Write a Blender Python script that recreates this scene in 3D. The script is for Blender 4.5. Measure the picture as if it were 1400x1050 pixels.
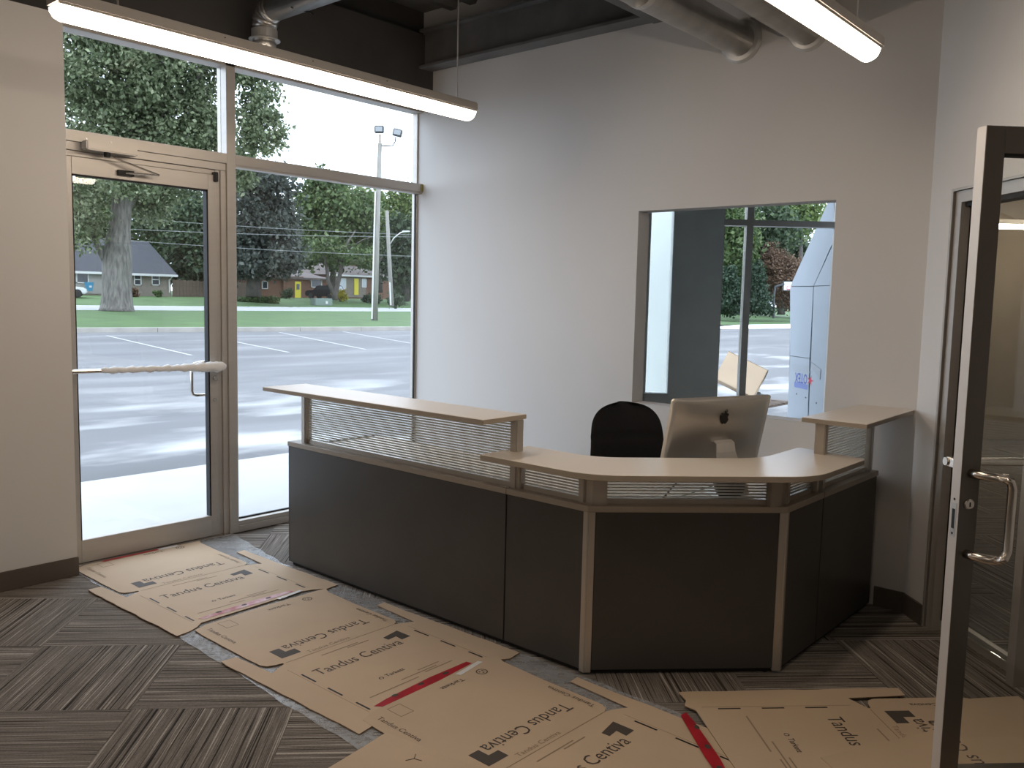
import bpy, bmesh, math, random
import numpy as np
from mathutils import Vector, Matrix
for o in list(bpy.data.objects): bpy.data.objects.remove(o, do_unlink=True)
SC = bpy.context.scene
COL = SC.collection
random.seed(7); NP = np.random.RandomState(11)
R2 = 2 ** -.5

# ------------------------------------------------------------------ camera
CAM = Vector((5.0319, -4.6443, 1.592))
YAW, PIT, ROL = [math.radians(a) for a in (40.667, 5.5608, 1.3227)]
FPX, PPX, PPY = 1172.5559, 710.5427, 522.0981
FW = Vector((-math.sin(YAW)*math.cos(PIT), math.cos(YAW)*math.cos(PIT), -math.sin(PIT)))
_r = Vector((math.cos(YAW), math.sin(YAW), 0)); _u = _r.cross(FW)
RT = _r*math.cos(ROL) + _u*math.sin(ROL); UP = -_r*math.sin(ROL) + _u*math.cos(ROL)
cd = bpy.data.cameras.new('camera'); cam = bpy.data.objects.new('camera', cd); COL.objects.link(cam)
cd.sensor_width = 36; cd.sensor_fit = 'HORIZONTAL'; cd.lens = FPX/1400*36
cd.shift_x = -(PPX-700)/1400; cd.shift_y = (PPY-525)/1400; cd.clip_end = 600; cd.clip_start = .05
M = Matrix.Identity(4)
for i in range(3):
    M[i][0], M[i][1], M[i][2], M[i][3] = RT[i], UP[i], -FW[i], CAM[i]
cam.matrix_world = M; SC.camera = cam
def ray(x, y): return FW + RT*((x-PPX)/FPX) - UP*((y-PPY)/FPX)
def at(x, y, d): return CAM + ray(x, y)*d
def onZ(x, y, z=0.):
    v = ray(x, y); return CAM + v*((z-CAM.z)/v.z)
def onX(x, y, X=0.):
    v = ray(x, y); return CAM + v*((X-CAM.x)/v.x)
def onY(x, y, Y=0.):
    v = ray(x, y); return CAM + v*((Y-CAM.y)/v.y)

# ------------------------------------------------------------------ world, exposure
W = bpy.data.worlds.new('overcast'); SC.world = W; W.use_nodes = True
nt = W.node_tree; bg = nt.nodes['Background']
bg.inputs['Color'].default_value = (.84, .955, 1.13, 1); bg.inputs['Strength'].default_value = 2.8
SC.view_settings.view_transform = 'Standard'; SC.view_settings.look = 'None'
SC.view_settings.exposure = 0.42; SC.view_settings.gamma = 1.0
SC.view_settings.use_curve_mapping = False
SC.cycles.use_denoising = True
SC.cycles.max_bounces = 10; SC.cycles.diffuse_bounces = 5; SC.cycles.transparent_max_bounces = 24
SC.cycles.caustics_reflective = False; SC.cycles.caustics_refractive = False
LAMP_COL = (1.0, .83, .66); LAMP_STR = 16.0

# ------------------------------------------------------------------ materials
MAT = {}
def mat(name, col, rough=.6, metal=0., spec=.4, var=0., vscale=4., bump=0., bscale=60., col2=None, stretch=(1,1,1), trans=0., detail=4.):
    m = bpy.data.materials.new(name); m.use_nodes = True; t = m.node_tree; b = t.nodes['Principled BSDF']
    b.inputs['Base Color'].default_value = (*col, 1); b.inputs['Roughness'].default_value = rough
    b.inputs['Metallic'].default_value = metal; b.inputs['Specular IOR Level'].default_value = spec
    if trans: b.inputs['Transmission Weight'].default_value = trans
    tc = mp = None
    if var or col2 or bump:
        tc = t.nodes.new('ShaderNodeTexCoord'); mp = t.nodes.new('ShaderNodeMapping'); mp.inputs['Scale'].default_value = stretch
        t.links.new(tc.outputs['Object'], mp.inputs['Vector'])
    if var or col2:
        n = t.nodes.new('ShaderNodeTexNoise'); n.inputs['Scale'].default_value = vscale; n.inputs['Detail'].default_value = detail
        t.links.new(mp.outputs['Vector'], n.inputs['Vector'])
        r = t.nodes.new('ShaderNodeValToRGB'); r.color_ramp.elements[0].position = .32; r.color_ramp.elements[1].position = .68
        c1 = tuple(c*(1-var) for c in col); c2 = col2 or tuple(min(1, c*(1+var)) for c in col)
        r.color_ramp.elements[0].color = (*c1, 1); r.color_ramp.elements[1].color = (*c2, 1)
        t.links.new(n.outputs['Fac'], r.inputs['Fac']); t.links.new(r.outputs['Color'], b.inputs['Base Color'])
    if bump:
        n2 = t.nodes.new('ShaderNodeTexNoise'); n2.inputs['Scale'].default_value = bscale; n2.inputs['Detail'].default_value = 3
        t.links.new(mp.outputs['Vector'], n2.inputs['Vector'])
        bp = t.nodes.new('ShaderNodeBump'); bp.inputs['Strength'].default_value = bump; bp.inputs['Distance'].default_value = .01
        t.links.new(n2.outputs['Fac'], bp.inputs['Height']); t.links.new(bp.outputs['Normal'], b.inputs['Normal'])
    MAT[name] = m; return m
mat('wall_paint', (.72, .705, .69), .62, spec=.3, var=.015, vscale=1.5, bump=.04, bscale=220)
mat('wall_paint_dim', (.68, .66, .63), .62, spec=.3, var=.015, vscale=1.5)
mat('wall_brown', (.34, .285, .22), .7, var=.05)
mat('board_white', (.80, .84, .81), .6, var=.02)
mat('office_grey', (.74, .77, .74), .7, var=.03)
mat('black_paint', (.055, .052, .050), .7, var=.15, vscale=3)
mat('deck_steel', (.16, .158, .155), .6, var=.2, vscale=6)
mat('beam_steel', (.15, .147, .144), .55, var=.15, vscale=5)
mat('carpet_plain', (.13, .117, .104), .95, var=.2, vscale=40, stretch=(1, 14, 1))
mat('baseboard', (.115, .095, .08), .5, var=.06)
mat('aluminium', (.52, .49, .455), .42, metal=.45, var=.03, vscale=3, stretch=(1,1,8))
mat('aluminium_shaded', (.15, .135, .12), .40, metal=.7, var=.05, vscale=2)  # shaded copy of the aluminium: dim reflections on the door face put into its colour
mat('aluminium_lit', (.62, .58, .54), .45, metal=.2)  # lit copy of the aluminium: light on the door edge put into its colour
mat('leaf_bright_cap', (.30, .27, .08), .5)
mat('gasket', (.008, .008, .008), .6)
mat('steel', (.62, .58, .53), .25, metal=1., var=.04, vscale=30, stretch=(1,1,.1))
mat('galvanised', (.58, .57, .55), .28, metal=.85, var=.12, vscale=9)
mat('flange', (.62, .61, .59), .35, metal=.6)
mat('white_foam', (.90, .90, .90), .7, var=.06, vscale=14, bump=.5, bscale=40)
mat('cardboard', (.58, .445, .315), .75, spec=.25, var=.05, vscale=2.2, bump=.03, bscale=90, detail=6)
mat('cardboard_edge', (.30, .20, .12), .8)
mat('ink', (.075, .062, .052), .7)
mat('ink_faint', (.30, .225, .15), .75)
mat('red_tape', (.42, .022, .035), .35, var=.25, vscale=9)
mat('red_tape_worn', (.42, .03, .045), .35, col2=(.62, .42, .42), vscale=16)
mat('paper', (.78, .77, .75), .6)
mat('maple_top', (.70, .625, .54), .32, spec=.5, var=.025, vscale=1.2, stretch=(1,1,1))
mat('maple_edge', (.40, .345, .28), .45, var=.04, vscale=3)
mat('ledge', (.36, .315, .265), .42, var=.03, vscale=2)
mat('charcoal', (.066, .061, .057), .38, spec=.4, var=.10, vscale=2.5, bump=.03, bscale=300)
mat('charcoal_edge', (.030, .032, .034), .35)
mat('silver', (.50, .46, .41), .38, metal=.55)
mat('worktop', (.62, .58, .53), .4, var=.02)
mat('black_fabric', (.010, .010, .011), .85, var=.15, vscale=60)
mat('black_plastic', (.012, .012, .013), .4)
mat('imac_alu', (.56, .53, .49), .33, metal=.75)
mat('imac_stand', (.70, .67, .63), .3, metal=.55)
mat('screen', (.006, .006, .007), .15)
# exterior
mat('concrete', (.42, .42, .42), .8, var=.05, vscale=1.5)
mat('kerb', (.34, .32, .29), .85, var=.12, vscale=1.5)
mat('asphalt_road', (.30, .30, .305), .85, var=.04, vscale=.5)
mat('grass', (.052, .104, .026), .85, var=.22, vscale=.6, detail=8)
mat('bark', (.115, .106, .095), .9, var=.35, vscale=3., stretch=(2.5,2.5,.5), bump=.8, bscale=6, col2=(.19,.178,.16))
mat('bark_dark', (.085, .075, .065), .9, var=.25, vscale=3.)
mat('roof_dark', (0.0455, 0.0476, 0.0546), .85, var=.12, vscale=3.)
mat('roof_brown', (0.112, 0.091, 0.084), .85, var=.1, vscale=3.)
mat('brick_tan', (0.189, 0.1645, 0.1365), .85, var=.12, vscale=5.)
mat('brick_red', (0.154, 0.0805, 0.0525), .85, var=.18, vscale=4.)
mat('siding_pale', (0.294, 0.28, 0.259), .7, var=.04)
mat('trim_white', (0.54, 0.54, 0.525), .5)
mat('pane_dark', (.03, .035, .04), .12)
mat('pane_pale', (.42, .46, .50), .2)
mat('yellow', (0.6, 0.51, 0.03), .5)
mat('bin_blue', (.05, .22, .36), .5)
mat('car_black', (.012, .013, .016), .18)
mat('car_white', (0.525, 0.532, 0.546), .25)
mat('rubber', (.015, .015, .015), .7)
mat('lens_red', (.35, .02, .02), .3)
mat('utility_green', (0.154, 0.203, 0.175), .5)
mat('pole_wood', (0.231, 0.2205, 0.196), .85, var=.15, vscale=2., stretch=(3,3,.3))
mat('wire', (.28, .29, .29), .5)
mat('lamp_grey', (.045, .048, .052), .5)
mat('lamp_glass', (.25, .26, .27), .2)
mat('line_white', (.36, .36, .37), .7)
mat('fence_wood', (0.112, 0.08, 0.06), .85, var=.15)
mat('flower_bed', (.45, .40, .38), .8, var=.5, vscale=9.)
mat('sheathing', (0.434, 0.476, 0.532), .4, var=.02)
mat('sheath_joint', (.20, .21, .22), .6)
mat('print_blue', (.10, .13, .42), .5)
mat('print_blue_pale', (.22, .27, .55), .5)
mat('print_grey', (.42, .44, .48), .5)
mat('print_red', (.65, .06, .10), .5)
mat('hoop_board', (.70, .70, .70), .3)

def emit(name, col, s):
    m = bpy.data.materials.new(name); m.use_nodes = True; t = m.node_tree
    t.nodes.remove(t.nodes['Principled BSDF']); e = t.nodes.new('ShaderNodeEmission')
    e.inputs['Color'].default_value = (*col, 1); e.inputs['Strength'].default_value = s
    t.links.new(e.outputs[0], t.nodes['Material Output'].inputs['Surface']); MAT[name] = m; return m
emit('lamp_lens', LAMP_COL, LAMP_STR)

def glass(name, tint=(.93, .96, .95), refl=1.0, rough=0.):
    m = bpy.data.materials.new(name); m.use_nodes = True; t = m.node_tree
    t.nodes.remove(t.nodes['Principled BSDF'])
    tr = t.nodes.new('ShaderNodeBsdfTransparent'); tr.inputs[0].default_value = (*tint, 1)
    gl = t.nodes.new('ShaderNodeBsdfGlossy'); gl.inputs['Roughness'].default_value = rough
    fr = t.nodes.new('ShaderNodeFresnel'); fr.inputs['IOR'].default_value = 1.45
    mu = t.nodes.new('ShaderNodeMath'); mu.operation = 'MULTIPLY'; mu.inputs[1].default_value = refl
    ge = t.nodes.new('ShaderNodeNewGeometry'); io = t.nodes.new('ShaderNodeMapRange')   # same reflectance on both faces of the sheet
    io.inputs[3].default_value = 1.45; io.inputs[4].default_value = 1/1.45
    t.links.new(ge.outputs['Backfacing'], io.inputs[0]); t.links.new(io.outputs[0], fr.inputs['IOR'])
    mx = t.nodes.new('ShaderNodeMixShader')
    t.links.new(fr.outputs[0], mu.inputs[0]); t.links.new(mu.outputs[0], mx.inputs[0])
    t.links.new(tr.outputs[0], mx.inputs[1]); t.links.new(gl.outputs[0], mx.inputs[2])
    t.links.new(mx.outputs[0], t.nodes['Material Output'].inputs['Surface']); MAT[name] = m; return m
glass('glass', (.975, .985, .98)); glass('glass_tinted', (.92, .94, .93), 1.1)

def film_mat():
    m = bpy.data.materials.new('plastic_film'); m.use_nodes = True; t = m.node_tree; b = t.nodes['Principled BSDF']
    b.inputs['Base Color'].default_value = (.62, .64, .66, 1); b.inputs['Roughness'].default_value = .16
    b.inputs['Specular IOR Level'].default_value = .8
    tr = t.nodes.new('ShaderNodeBsdfTransparent'); mx = t.nodes.new('ShaderNodeMixShader')
    tc = t.nodes.new('ShaderNodeTexCoord'); n = t.nodes.new('ShaderNodeTexNoise'); n.inputs['Scale'].default_value = 22; n.inputs['Detail'].default_value = 5
    n.inputs['Distortion'].default_value = 1.2
    t.links.new(tc.outputs['Object'], n.inputs['Vector'])
    bp = t.nodes.new('ShaderNodeBump'); bp.inputs['Strength'].default_value = .45; bp.inputs['Distance'].default_value = .01
    t.links.new(n.outputs['Fac'], bp.inputs['Height']); t.links.new(bp.outputs['Normal'], b.inputs['Normal'])
    rp = t.nodes.new('ShaderNodeMapRange'); rp.inputs[1].default_value = .35; rp.inputs[2].default_value = .65; rp.inputs[3].default_value = .32; rp.inputs[4].default_value = .52
    t.links.new(n.outputs['Fac'], rp.inputs[0]); t.links.new(rp.outputs[0], mx.inputs[0])
    t.links.new(tr.outputs[0], mx.inputs[1]); t.links.new(b.outputs[0], mx.inputs[2])
    t.links.new(mx.outputs[0], t.nodes['Material Output'].inputs['Surface']); MAT['plastic_film'] = m
film_mat()

def rib_mat():
    m = bpy.data.materials.new('acrylic_rib'); m.use_nodes = True; t = m.node_tree; b = t.nodes['Principled BSDF']
    b.inputs['Base Color'].default_value = (.80, .80, .78, 1); b.inputs['Roughness'].default_value = .3
    tl = t.nodes.new('ShaderNodeBsdfTranslucent'); tl.inputs[0].default_value = (.85, .85, .82, 1)
    mx = t.nodes.new('ShaderNodeMixShader'); mx.inputs[0].default_value = .55
    t.links.new(b.outputs[0], mx.inputs[1]); t.links.new(tl.outputs[0], mx.inputs[2])
    t.links.new(mx.outputs[0], t.nodes['Material Output'].inputs['Surface']); MAT['acrylic_rib'] = m
rib_mat()

def carpet_mat():
    m = bpy.data.materials.new('carpet'); m.use_nodes = True; t = m.node_tree; b = t.nodes['Principled BSDF']
    b.inputs['Roughness'].default_value = .95; b.inputs['Specular IOR Level'].default_value = .1
    tc = t.nodes.new('ShaderNodeTexCoord'); oi = t.nodes.new('ShaderNodeObjectInfo')
    cx = t.nodes.new('ShaderNodeCombineXYZ'); mu = t.nodes.new('ShaderNodeMath'); mu.operation = 'MULTIPLY'; mu.inputs[1].default_value = 37
    t.links.new(oi.outputs['Random'], mu.inputs[0])
    for i in range(3): t.links.new(mu.outputs[0], cx.inputs[i])
    ad = t.nodes.new('ShaderNodeVectorMath'); t.links.new(tc.outputs['Object'], ad.inputs[0]); t.links.new(cx.outputs[0], ad.inputs[1])
    def noise(sx, sy, det, rough=.6):
        mp = t.nodes.new('ShaderNodeMapping'); mp.inputs['Scale'].default_value = (sx, sy, 1)
        t.links.new(ad.outputs[0], mp.inputs['Vector'])
        n = t.nodes.new('ShaderNodeTexNoise'); n.inputs['Scale'].default_value = 1; n.inputs['Detail'].default_value = det; n.inputs['Roughness'].default_value = rough
        t.links.new(mp.outputs[0], n.inputs['Vector']); return n
    n1 = noise(1.0, 70, 3, .75); n2 = noise(130, 170, 1); n3 = noise(.5, 210, 0)
    r = t.nodes.new('ShaderNodeValToRGB'); e = r.color_ramp.elements
    e[0].position = .35; e[0].color = (0.030, 0.025, 0.022, 1); e[1].position = .63; e[1].color = (0.483, 0.437, 0.385, 1)
    for p, c in ((.42, (0.083, 0.072, 0.063, 1)), (.46, (0.196, 0.175, 0.154, 1)), (.505, (0.247, 0.221, 0.196, 1)), (.545, (0.121, 0.107, 0.094, 1)), (.585, (0.265, 0.236, 0.207, 1))):
        k = e.new(p); k.color = c
    mixf = t.nodes.new('ShaderNodeMix'); mixf.inputs[0].default_value = .35
    t.links.new(n1.outputs['Fac'], mixf.inputs[2]); t.links.new(n3.outputs['Fac'], mixf.inputs[3])
    t.links.new(mixf.outputs[0], r.inputs['Fac'])
    mx = t.nodes.new('ShaderNodeMix'); mx.data_type = 'RGBA'; mx.blend_type = 'OVERLAY'; mx.inputs[0].default_value = .35
    t.links.new(r.outputs[0], mx.inputs[6]); t.links.new(n2.outputs['Fac'], mx.inputs[7]); t.links.new(mx.outputs[2], b.inputs['Base Color'])
    bp = t.nodes.new('ShaderNodeBump'); bp.inputs['Strength'].default_value = .5; bp.inputs['Distance'].default_value = .004
    t.links.new(mixf.outputs[0], bp.inputs['Height']); t.links.new(bp.outputs['Normal'], b.inputs['Normal'])
    MAT['carpet'] = m
carpet_mat()

def lot_mat():
    m = bpy.data.materials.new('asphalt_lot'); m.use_nodes = True; t = m.node_tree; b = t.nodes['Principled BSDF']
    b.inputs['Roughness'].default_value = .8
    tc = t.nodes.new('ShaderNodeTexCoord')
    def noise(s, det, st=(1,1,1)):
        mp = t.nodes.new('ShaderNodeMapping'); mp.inputs['Scale'].default_value = st; t.links.new(tc.outputs['Object'], mp.inputs['Vector'])
        n = t.nodes.new('ShaderNodeTexNoise'); n.inputs['Scale'].default_value = s; n.inputs['Detail'].default_value = det; t.links.new(mp.outputs[0], n.inputs['Vector']); return n
    a = noise(.35, 7, (1.6, .5, 1)); r = t.nodes.new('ShaderNodeValToRGB'); e = r.color_ramp.elements
    e[0].position = .34; e[0].color = (.095, .095, .10, 1); e[1].position = .72; e[1].color = (.18, .18, .185, 1)
    k = e.new(.55); k.color = (.125, .125, .13, 1)
    t.links.new(a.outputs['Fac'], r.inputs['Fac'])
    # pale cement dust patches; glare painted in as whitening towards the building
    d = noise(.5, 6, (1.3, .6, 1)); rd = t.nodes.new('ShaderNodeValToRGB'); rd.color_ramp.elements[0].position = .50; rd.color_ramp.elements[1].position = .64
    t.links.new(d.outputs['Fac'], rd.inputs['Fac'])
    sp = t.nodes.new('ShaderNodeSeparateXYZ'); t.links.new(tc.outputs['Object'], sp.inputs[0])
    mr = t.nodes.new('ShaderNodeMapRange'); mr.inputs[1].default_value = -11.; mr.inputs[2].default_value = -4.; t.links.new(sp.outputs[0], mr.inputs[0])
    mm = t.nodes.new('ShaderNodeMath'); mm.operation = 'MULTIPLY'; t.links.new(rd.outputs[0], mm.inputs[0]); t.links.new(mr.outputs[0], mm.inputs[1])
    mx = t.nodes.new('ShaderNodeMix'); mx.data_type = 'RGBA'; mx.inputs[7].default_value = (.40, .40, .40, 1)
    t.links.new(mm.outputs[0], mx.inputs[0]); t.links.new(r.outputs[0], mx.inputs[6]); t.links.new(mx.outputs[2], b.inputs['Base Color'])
    MAT['asphalt_lot'] = m
lot_mat()

def leaf_mat(name, c1, c2, c3):
    m = bpy.data.materials.new(name); m.use_nodes = True; t = m.node_tree; b = t.nodes['Principled BSDF']
    b.inputs['Roughness'].default_value = .55; b.inputs['Specular IOR Level'].default_value = .35
    g = t.nodes.new('ShaderNodeNewGeometry'); r = t.nodes.new('ShaderNodeValToRGB'); e = r.color_ramp.elements
    e[0].color = (*c1, 1); e[1].color = (*c3, 1); k = e.new(.55); k.color = (*c2, 1)
    t.links.new(g.outputs['Random Per Island'], r.inputs['Fac']); t.links.new(r.outputs[0], b.inputs['Base Color'])
    tl = t.nodes.new('ShaderNodeBsdfTranslucent'); t.links.new(r.outputs[0], tl.inputs[0])
    mx = t.nodes.new('ShaderNodeMixShader'); mx.inputs[0].default_value = .25
    t.links.new(b.outputs[0], mx.inputs[1]); t.links.new(tl.outputs[0], mx.inputs[2]); t.links.new(mx.outputs[0], t.nodes['Material Output'].inputs['Surface'])
    MAT[name] = m
leaf_mat('leaf_silver', (.064, .088, .044), (.135, .168, .088), (.31, .345, .21))
leaf_mat('leaf_dark', (0.03, 0.039, 0.0315), (0.0562, 0.0675, 0.054), (0.1013, 0.1125, 0.09))
leaf_mat('leaf_green', (0.036, 0.0684, 0.0216), (0.0756, 0.1188, 0.0396), (0.1368, 0.18, 0.0684))
leaf_mat('leaf_deep', (0.0216, 0.0396, 0.0202), (0.0446, 0.072, 0.0346), (0.0864, 0.1224, 0.0576))
leaf_mat('leaf_bright', (0.0578, 0.0952, 0.0238), (0.102, 0.153, 0.0408), (0.1768, 0.2176, 0.0748))
leaf_mat('leaf_rust', (0.0806, 0.0465, 0.0279), (0.1364, 0.0806, 0.0496), (0.1984, 0.1302, 0.0868))
leaf_mat('leaf_spruce', (.017, .037, .020), (.032, .060, .034), (.055, .088, .050))
leaf_mat('leaf_yellow', (0.245, 0.196, 0.021), (0.385, 0.322, 0.035), (0.21, 0.224, 0.042))

# ------------------------------------------------------------------ mesh helpers
class MB:
    def __init__(s): s.v = []; s.f = []
    def add(s, vs, fs, M=None):
        b = len(s.v)
        for p in vs:
            p = Vector(p); s.v.append(M @ p if M is not None else p)
        s.f += [tuple(b+i for i in f) for f in fs]; return s
    def box(s, x0, x1, y0, y1, z0, z1, M=None):
        v = [(x, y, z) for z in (z0, z1) for y in (y0, y1) for x in (x0, x1)]
        return s.add(v, [(0,2,3,1), (4,5,7,6), (0,1,5,4), (2,6,7,3), (0,4,6,2), (1,3,7,5)], M)
    def prism(s, poly, z0, z1, M=None):           # poly: list of (x, y), counter-clockwise
        n = len(poly); a = sum(poly[i][0]*poly[(i+1)%n][1]-poly[(i+1)%n][0]*poly[i][1] for i in range(n))
        if a < 0: poly = poly[::-1]
        v = [(x, y, z0) for x, y in poly] + [(x, y, z1) for x, y in poly]
        f = [tuple(range(n-1, -1, -1)), tuple(range(n, 2*n))] + [(i, (i+1)%n, n+(i+1)%n, n+i) for i in range(n)]
        return s.add(v, f, M)
    def tube(s, pts, r, n=10, cap=True):
        pts = [Vector(p) for p in pts]; rs = r if isinstance(r, (list, tuple)) else [r]*len(pts)
        b = len(s.v); pn = None
        for i, p in enumerate(pts):
            d = (pts[min(i+1, len(pts)-1)] - pts[max(i-1, 0)]).normalized()
            if pn is None: pn = d.orthogonal().normalized()
            else:
                pn = pn - d*pn.dot(d); pn = pn.normalized() if pn.length > 1e-6 else d.orthogonal().normalized()
            q = d.cross(pn)
            for k in range(n):
                a = 2*math.pi*k/n; s.v.append(p + (pn*math.cos(a) + q*math.sin(a))*rs[i])
        for i in range(len(pts)-1):
            for k in range(n):
                a = b+i*n+k; c = b+i*n+(k+1)%n; s.f.append((a, c, c+n, a+n))
        if cap:
            s.f.append(tuple(b+k for k in range(n-1, -1, -1))); e = b+(len(pts)-1)*n; s.f.append(tuple(e+k for k in range(n)))
        return s
    def lathe(s, prof, n=24, M=None):             # prof: (r, z)
        v = []; f = []
        for r, z in prof:
            for k in range(n):
                a = 2*math.pi*k/n; v.append((r*math.cos(a), r*math.sin(a), z))
        for i in range(len(prof)-1):
            for k in range(n):
                a = i*n+k; c = i*n+(k+1)%n; f.append((a, c, c+n, a+n))
        if prof[0][0] > 1e-6: f.append(tuple(range(n-1, -1, -1)))
        if prof[-1][0] > 1e-6: f.append(tuple((len(prof)-1)*n+k for k in range(n)))
        return s.add(v, f, M)
    def quad(s, a, b, c, d): return s.add([a, b, c, d], [(0,1,2,3)])

def build(name, mb, m, parent=None, smooth=False, bevel=0., origin=None, segs=2, kind=None):
    vs = mb.v; xs = np.array([tuple(p) for p in vs])
    c = Vector((xs.min(0)+xs.max(0))/2) if origin is None else Vector(origin)
    me = bpy.data.meshes.new(name); me.from_pydata([tuple(p-c) for p in vs], [], mb.f)
    if bevel:
        bm = bmesh.new(); bm.from_mesh(me)
        es = [e for e in bm.edges if len(e.link_faces) == 2 and e.calc_face_angle(0) > .6]
        bmesh.ops.bevel(bm, geom=es, offset=bevel, segments=segs, affect='EDGES', clamp_overlap=True); bm.to_mesh(me); bm.free()
    me.materials.append(MAT[m] if isinstance(m, str) else m)
    if smooth: me.polygons.foreach_set('use_smooth', [True]*len(me.polygons))
    me.update()
    o = bpy.data.objects.new(name, me); COL.objects.link(o); o.location = c
    if parent is not None: adopt(o, parent)
    if kind: o['kind'] = kind
    return o
WM = {}
def world_of(o):
    m = Matrix.LocRotScale(o.location, o.rotation_euler, o.scale)
    return (world_of(o.parent) @ o.matrix_parent_inverse @ m) if o.parent else m
def adopt(o, parent):
    o.parent = parent; o.matrix_parent_inverse = world_of(parent).inverted()
def thing(name, label, cat, loc, group=None):
    o = bpy.data.objects.new(name, None); COL.objects.link(o); o.location = loc; o.empty_display_size = .1
    o['label'] = label; o['category'] = cat
    if group: o['group'] = group
    return o
def tag(o, label, cat, group=None):
    o['label'] = label; o['category'] = cat
    if group: o['group'] = group
    return o
def struct(o, label=None):
    o['kind'] = 'structure'
    if label: o['label'] = label
    return o
def sroot(name, loc=(0, 0, 0), label=None):
    o = bpy.data.objects.new(name, None); COL.objects.link(o); o.location = loc; o.empty_display_size = .1; return struct(o, label)
def frame_M(o, x, z=(0, 0, 1)):                    # local x along x, local z along z
    x = Vector(x).normalized(); z = Vector(z); z = (z - x*z.dot(x)).normalized(); y = z.cross(x)
    M = Matrix.Identity(4)
    for i in range(3): M[i][0], M[i][1], M[i][2], M[i][3] = x[i], y[i], z[i], o[i]
    return M
TXT = {}
def text_geo(s, bold=0.):
    if (s, bold) in TXT: return TXT[(s, bold)]
    cu = bpy.data.curves.new('lettering', 'FONT'); cu.body = s; cu.size = 1; cu.resolution_u = 2; cu.offset = bold
    ob = bpy.data.objects.new('lettering', cu); COL.objects.link(ob)
    dg = bpy.context.evaluated_depsgraph_get(); dg.update()
    me = bpy.data.meshes.new_from_object(ob.evaluated_get(dg))
    v = np.array([tuple(p.co) for p in me.vertices]); f = [tuple(p.vertices) for p in me.polygons]
    bpy.data.objects.remove(ob, do_unlink=True); bpy.data.curves.remove(cu); bpy.data.meshes.remove(me)
    mn, mx = v.min(0), v.max(0)
    TXT[(s, bold)] = (v, f, mn, mx); return TXT[(s, bold)]
def add_text(mb, s, M, length, height, bold=0.):
    """letters in the local xy plane of M, starting at its origin, fitted to length x height"""
    v, f, mn, mx = text_geo(s, bold)
    sc = np.array([length/(mx[0]-mn[0]), height/(mx[1]-mn[1])])
    mb.add([((p[0]-mn[0])*sc[0], (p[1]-mn[1])*sc[1], 0) for p in v], f, M)

# ================================================================== THE SETTING
ZC = 3.75                      # steel deck
X1 = 3.7303                    # corner of back wall and angled wall
FOOT = [(-.12, -9.2), (-.12, 2.88), (1.62, 4.45), (1.62, 6.3), (7.8, 11.7), (15.9, 11.7), (15.9, -9.2)]
# ---- floor: slab with carpet tiles
fl = struct(build('floor', MB().prism(FOOT, -.09, -.0065), 'carpet_plain'), 'grey brown striped carpet tile floor')
TS = .6085; S0 = 2.3956; U0 = -.935
tile_me = None
def inside(x, y):
    if x < .02 or x > 8.5 or y < -6.3 or y > 7.5: return False
    return True
mbt = MB().box(-TS/2+.0006, TS/2-.0006, -TS/2+.0006, TS/2-.0006, -.006, 0)
first = build('carpet_tile', mbt, 'carpet', fl, origin=(0, 0, 0)); tile_me = first.data
bpy.data.objects.remove(first, do_unlink=True)
TILES = []
for i in range(-6, 16):
    for j in range(-16, 10):
        s = S0 + (j+.5)*TS; u = U0 + (i+.5)*TS
        x = (u+s)*R2; y = (u-s)*R2
        rel = Vector((x, y, 0)) - CAM; dep = rel.dot(FW)
        if dep < .4: continue
        px = PPX + FPX*rel.dot(RT)/dep; py = PPY - FPX*rel.dot(UP)/dep
        if px < -260 or px > 1720 or py > 1500: continue
        if x < -.25 or (x < 1.2 and y > 2.0): continue
        if dep > 9 and px < 1150: continue
        if y > .2 and px < 1180: continue
        TILES.append((dep, x, y, (i+j) % 2))
TILES.sort()
for dep, x, y, par in TILES[:290]:
    o = bpy.data.objects.new('carpet_tile', tile_me); COL.objects.link(o)
    o.location = (x, y, 0); o.rotation_euler = (0, 0, math.radians(45) if par else math.radians(-45)); adopt(o, fl)
# ---- ceiling: black steel deck with ribs
ce = struct(build('ceiling', MB().prism(FOOT, ZC, ZC+.2), 'deck_steel'))
rb = MB(); x = .25
while x < 6.5:
    rb.add([(x, -6, ZC), (x+.03, -6, ZC-.04), (x+.09, -6, ZC-.04), (x+.12, -6, ZC), (x, .12, ZC), (x+.03, .12, ZC-.04), (x+.09, .12, ZC-.04), (x+.12, .12, ZC)],
           [(0,1,5,4), (1,2,6,5), (2,3,7,6)]); x += .2
build('deck_ribs', rb, 'deck_steel', ce, kind='stuff')
# ---- walls
WX = .15                       # drywall face beside the door
YE = -2.705
struct(build('wall_left', MB().box(-.12, WX, -9.2, YE, 0, 3.02), 'wall_paint'))
bk = sroot('wall_front', (0, 0, 0), 'black painted bulkhead wall above the shopfront glazing')
build('bulkhead', MB().box(-.12, .10, -9.2, .0, 3.022, 3.545), 'black_paint', bk)
build('deck_closure', MB().box(-.12, -.01, -9.2, .0, 3.545, ZC), 'black_paint', bk)
T = .125
wb = MB(); wx0, wx1, wz0, wz1 = 2.0, 3.2526, .9364, 2.1579
wb.box(-.12, wx0, 0, T, 0, ZC); wb.box(wx1, X1+.12, 0, T, 0, ZC); wb.box(wx0, wx1, 0, T, 0, wz0); wb.box(wx0, wx1, 0, T, wz1, ZC)
struct(build('wall_back', wb, 'wall_paint'))
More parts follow.
